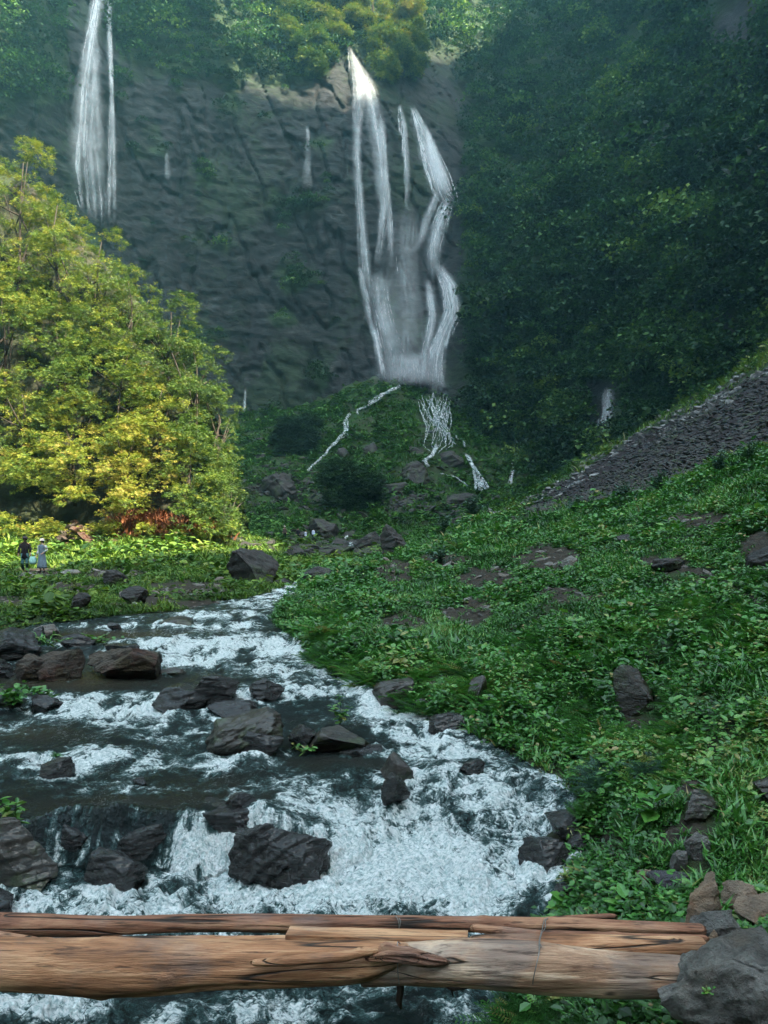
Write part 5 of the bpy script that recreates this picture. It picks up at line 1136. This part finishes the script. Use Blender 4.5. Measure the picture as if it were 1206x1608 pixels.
# ================================================================ PEOPLE
M['skin'] = plain('skin', (.42, .26, .19), .6, .1)
def cloth(nm, c): M[nm] = plain(nm, c, .9, .2, 12); return nm
for nm, c in [('black_cloth', (.008, .008, .012)), ('teal_cloth', (.05, .12, .13)), ('grey_cloth', (.10, .14, .18)), ('pale_cloth', (.35, .37, .38)), ('straw', (.5, .42, .36)), ('hair', (.012, .01, .01)), ('white_blue_cloth', (.45, .52, .68)), ('dark_jeans', (.03, .035, .05)), ('dull_brown_cloth', (.07, .05, .045)), ('shoe', (.02, .02, .02)), ('mint_bag', (.25, .45, .42)), ('eye', (.01, .01, .01))]: cloth(nm, c)
def body_mesh(parent, h, arms, stance, mat='skin'):
    J = [(0, 0, .53), (0, 0, .62), (0, .005, .74), (0, 0, .82), (0, 0, .86), (0, -.008, .925), (0, 0, .965), (0, -.055, .905)]; Rr = [.072, .066, .078, .045, .030, .048, .036, .010]
    E = [(0, 1), (1, 2), (2, 3), (3, 4), (4, 5), (5, 6), (5, 7)]
    def add(p, r, q): J.append(p); Rr.append(r); E.append((q, len(J)-1)); return len(J)-1
    for s in (-1, 1):
        sx = stance.get(s, (0, 0)); a = add((s*.052, 0, .50), .055, 0); a = add((s*.056+sx[0]*.5, -.008+sx[1]*.5, .28), .036, a); a = add((s*.058+sx[0], .008+sx[1], .045), .022, a); add((s*.068+sx[0], -.065+sx[1], .018), .018, a)
        el, wr = arms[s]; b = add((s*.10, 0, .80), .032, 3); b = add((s*el[0], el[1], el[2]), .024, b); b = add((s*wr[0], wr[1], wr[2]), .016, b)
        dv = np.array([s*wr[0], wr[1], wr[2]])-np.array([s*el[0], el[1], el[2]]); dv /= np.linalg.norm(dv); wp = np.array([s*wr[0], wr[1], wr[2]])
        pl = add(tuple(wp+dv*.03), .014, b); sd = np.cross(dv, [0, 1., 0]); sd /= np.linalg.norm(sd)+1e-6
        for k, l in zip((-1.5, -.5, .5, 1.5), (.035, .042, .040, .032)):
            f = add(tuple(wp+dv*.05+sd*k*.009), .005, pl); add(tuple(wp+dv*(.05+l)+sd*k*.011+np.array([0, -.006, 0])), .004, f)
        add(tuple(wp+dv*.035+sd*s*.022+np.array([0, -.012, 0])), .005, b)
    me = bpy.data.meshes.new('body'); me.from_pydata([(x*h, y*h, z*h) for x, y, z in J], E, []); me.materials.append(M[mat]); o = bpy.data.objects.new('body', me); COL.objects.link(o); o.parent = parent
    md = o.modifiers.new('skin', 'SKIN')
    for v, r in zip(me.skin_vertices[0].data, Rr): v.radius = (r*h, r*h*.9)
    me.skin_vertices[0].data[0].use_root = True
    md.use_smooth_shade = True; o.modifiers.new('sub', 'SUBSURF').render_levels = 1
    return o
def rings(prof, h, seg=20, wob=0.0, seed=0):
    """prof: (z, rx, ry, cx, cy) fractions of the height"""
    th = np.arange(seg)/seg*2*np.pi; V = []
    for i, (z, rx, ry, cx, cy) in enumerate(prof):
        w = 1+wob*np.sin(th*5+seed+i*.7)*min(1, i/3); V.append(np.stack([(cx+rx*w*np.cos(th))*h, (cy+ry*w*np.sin(th))*h, np.full(seg, z*h)], -1))
    V = np.concatenate(V); n = len(prof); i = np.arange(n*seg).reshape(n, seg); j = np.roll(i, -1, 1); return V, np.stack([i[:-1], j[:-1], j[1:], i[1:]], -1).reshape(-1, 4)
def person(label, base, h, face, top, bottom, hat=None, arms=None, skirt=False, long_coat=False, sleeve=None, group=None, shoes=True, stance={}):
    t0 = empty('person', base, label, 'person', group); t0.rotation_euler = (0, 0, face)
    arms = arms or {-1: ((.125, .01, .64), (.13, -.03, .50)), 1: ((.125, .01, .64), (.13, -.03, .50))}
    body_mesh(t0, h, arms, stance)
    hem = .40 if long_coat else .50
    V1, F1 = rings([(.845, .036, .034, 0, 0), (.83, .07, .045, 0, 0), (.80, .115, .06, 0, 0), (.74, .115, .072, 0, .003), (.62, .092, .066, 0, 0), (.53, .10, .072, 0, 0), (hem, .112, .078, 0, 0), (hem-.004, .10, .07, 0, 0)], h, 24, .02)
    sl = []; rd = []
    for s in (-1, 1):
        el, wr = arms[s]; sh = np.array([s*.098, 0, .80]); e = np.array([s*el[0], el[1], el[2]]); w = np.array([s*wr[0], wr[1], wr[2]]); w2 = e+(w-e)*.88
        sl.append(np.array([sh, (sh+e)/2, e, (e+w2)/2, w2])*h); rd.append(np.array([.044, .038, .034, .031, .028])*h)
    Vs, Fs = tubes(sl, rd, 12)
    if sleeve and sleeve != top:
        obj('upper_garment', V1, F1, M[top], t0); [obj('sleeve', *tubes([sl[k]], [rd[k]], 12), M[sleeve], t0) for k in (0, 1)]
    else:
        F1t = F1; V = np.concatenate([V1, Vs]); F = [F1]+[f+len(V1) for f in Fs]; tri = [f for f in F if f.shape[1] == 3]; qd = [f for f in F if f.shape[1] == 4]
        obj('coat' if long_coat else 'shirt', V, [np.concatenate(qd)]+tri, M[top], t0)
    if skirt:
        V, F = rings([(.60, .085, .062, 0, 0), (.52, .105, .078, 0, 0), (.35, .13, .10, .005, 0), (.20, .145, .115, .01, 0), (.13, .15, .12, .01, 0), (.128, .14, .11, .01, 0)], h, 30, .07); obj('skirt', V, F, M[bottom], t0)
    else:
        P = []; R = []
        for s in (-1, 1):
            sx = stance.get(s, (0, 0)); P.append(np.array([(s*.048, 0, .53), (s*.052, 0, .46), (s*.056+sx[0]*.5, -.008+sx[1]*.5, .28), (s*.058+sx[0], .008+sx[1], .06)])*h); R.append(np.array([.062, .062, .046, .036])*h)
        V, F = tubes(P, R, 14); obj('trousers', V, F, M[bottom], t0)
    for s in (-1, 1):
        a, b = stance.get(s, (0, 0)); V, F = tubes([np.array([(s*.06+a, .03+b, .022), (s*.064+a, -.03+b, .022), (s*.068+a, -.085+b, .014)])*h], [np.array([.024, .026, .018])*h], 10); obj('shoe', V, F, M['shoe'], t0)
        V, F = tubes([np.array([(s*.018-.004, -.054, .93), (s*.018+.004, -.054, .93)])*h], [np.array([.005, .005])*h], 6); obj('eye', V, F, M['eye'], t0)
    V, F = rings([(.998, .004, .004, 0, .01), (.992, .03, .03, 0, .01), (.97, .054, .056, 0, .012), (.935, .058, .058, 0, .016), (.90, .05, .042, 0, .03), (.875, .034, .02, 0, .04)], h, 18); obj('hair', V, F, M['hair'], t0)
    if hat:
        cl, brim, crown_h = hat
        V, F = rings([(.955, .06, .062, 0, .005), (.950, brim, brim, 0, .005), (.956, brim*.98, brim*.98, 0, .005), (.965, .066, .068, 0, .005), (.965+crown_h, .055, .057, 0, .005), (.975+crown_h, .03, .03, 0, .005), (.976+crown_h, .002, .002, 0, .005)], h, 28); obj('hat', V, F, M[cl], t0)
    return t0
pA = at(39, 906, 36.0); pA[2] = float(G(pA[0], pA[1]))
pB = at(66, 909, 35.6); pB[2] = float(G(pB[0], pB[1]))
person('person in a long black coat and wide black hat, hands at the sides', pA.tolist(), 1.66, .2, 'black_cloth', 'teal_cloth', ('black_cloth', .19, .045), {-1: ((.15, .01, .66), (.155, -.02, .53)), 1: ((.14, .01, .66), (.15, -.04, .54))}, long_coat=True)
person('person in a grey pinafore dress, pale sleeves and pale hat, hand on hip', pB.tolist(), 1.55, -.2, 'grey_cloth', 'grey_cloth', ('straw', .105, .05), {-1: ((.12, .01, .66), (.14, -.05, .52)), 1: ((.165, .02, .67), (.09, -.055, .60))}, skirt=True, sleeve='pale_cloth')
bg_ = empty('bag', ((pA+pB)/2+np.array([0, -.05, .38])).tolist(), 'pale mint bag held between the two near hikers', 'bag')
V, F = rings([(0, .02, .02, 0, 0), (.0, .15, .07, 0, 0), (.1, .18, .09, 0, 0), (.3, .15, .06, 0, 0), (.36, .12, .02, 0, 0)], 1, 16, .06); obj('pouch', V, F, M['mint_bag'], bg_)
V, F = tubes([np.array([(-.08, 0, .34), (-.06, 0, .5), (0, 0, .57), (.06, 0, .5), (.08, 0, .34)])], [np.full(5, .012)], 6); obj('handle', V, F, M['mint_bag'], bg_)
for px, rb, rt, lab, top, bot, hat, fc in [(447, 842, 821, 'far hiker in dark clothes and a pale hat at the edge of the gully', 'dull_brown_cloth', 'black_cloth', ('straw', .12, .05), .4), (480, 841, 822, 'far hiker in a whitish blue shirt standing left of another in the same', 'white_blue_cloth', 'dark_jeans', None, 1.2), (492, 842, 823, 'far hiker in a whitish blue shirt in front of the black boulder', 'white_blue_cloth', 'dark_jeans', None, 2.6), (468, 841, 823, 'far hiker all in black, left of the two pale shirts', 'black_cloth', 'black_cloth', None, .1)]:
    p = hit_ground(px, rb, 60); p = at(px, rb, p[1]-3.5); p[2] = float(G(p[0], p[1])); h = (rb-rt)/FPX*p[1]; h = float(np.clip(h, 1.5, 1.78)); person(lab, p.tolist(), h, fc, top, bot, hat)

# ================================================================ THE AIR
bx = np.array([[x, y, z] for z in (-9.0, 410.0) for x, y in ((-330, -300), (330, -300), (330, 420), (-330, 420))], float)
bf = np.array([[0, 3, 2, 1], [4, 5, 6, 7], [0, 1, 5, 4], [1, 2, 6, 5], [2, 3, 7, 6], [3, 0, 4, 7]])
hm, hn = mat_new('haze_air'); ho = hn.nodes.new("ShaderNodeOutputMaterial"); pv = hn.nodes.new("ShaderNodeVolumePrincipled")
pv.inputs["Color"].default_value = (.32, .86, 1.0, 1); pv.inputs["Density"].default_value = HAZE_DENSITY; pv.inputs["Anisotropy"].default_value = .45
hn.links.new(pv.outputs[0], ho.inputs["Volume"])
hz_ = tag(obj('haze', bx, bf, hm, smooth=False), None, None, None, 'stuff')
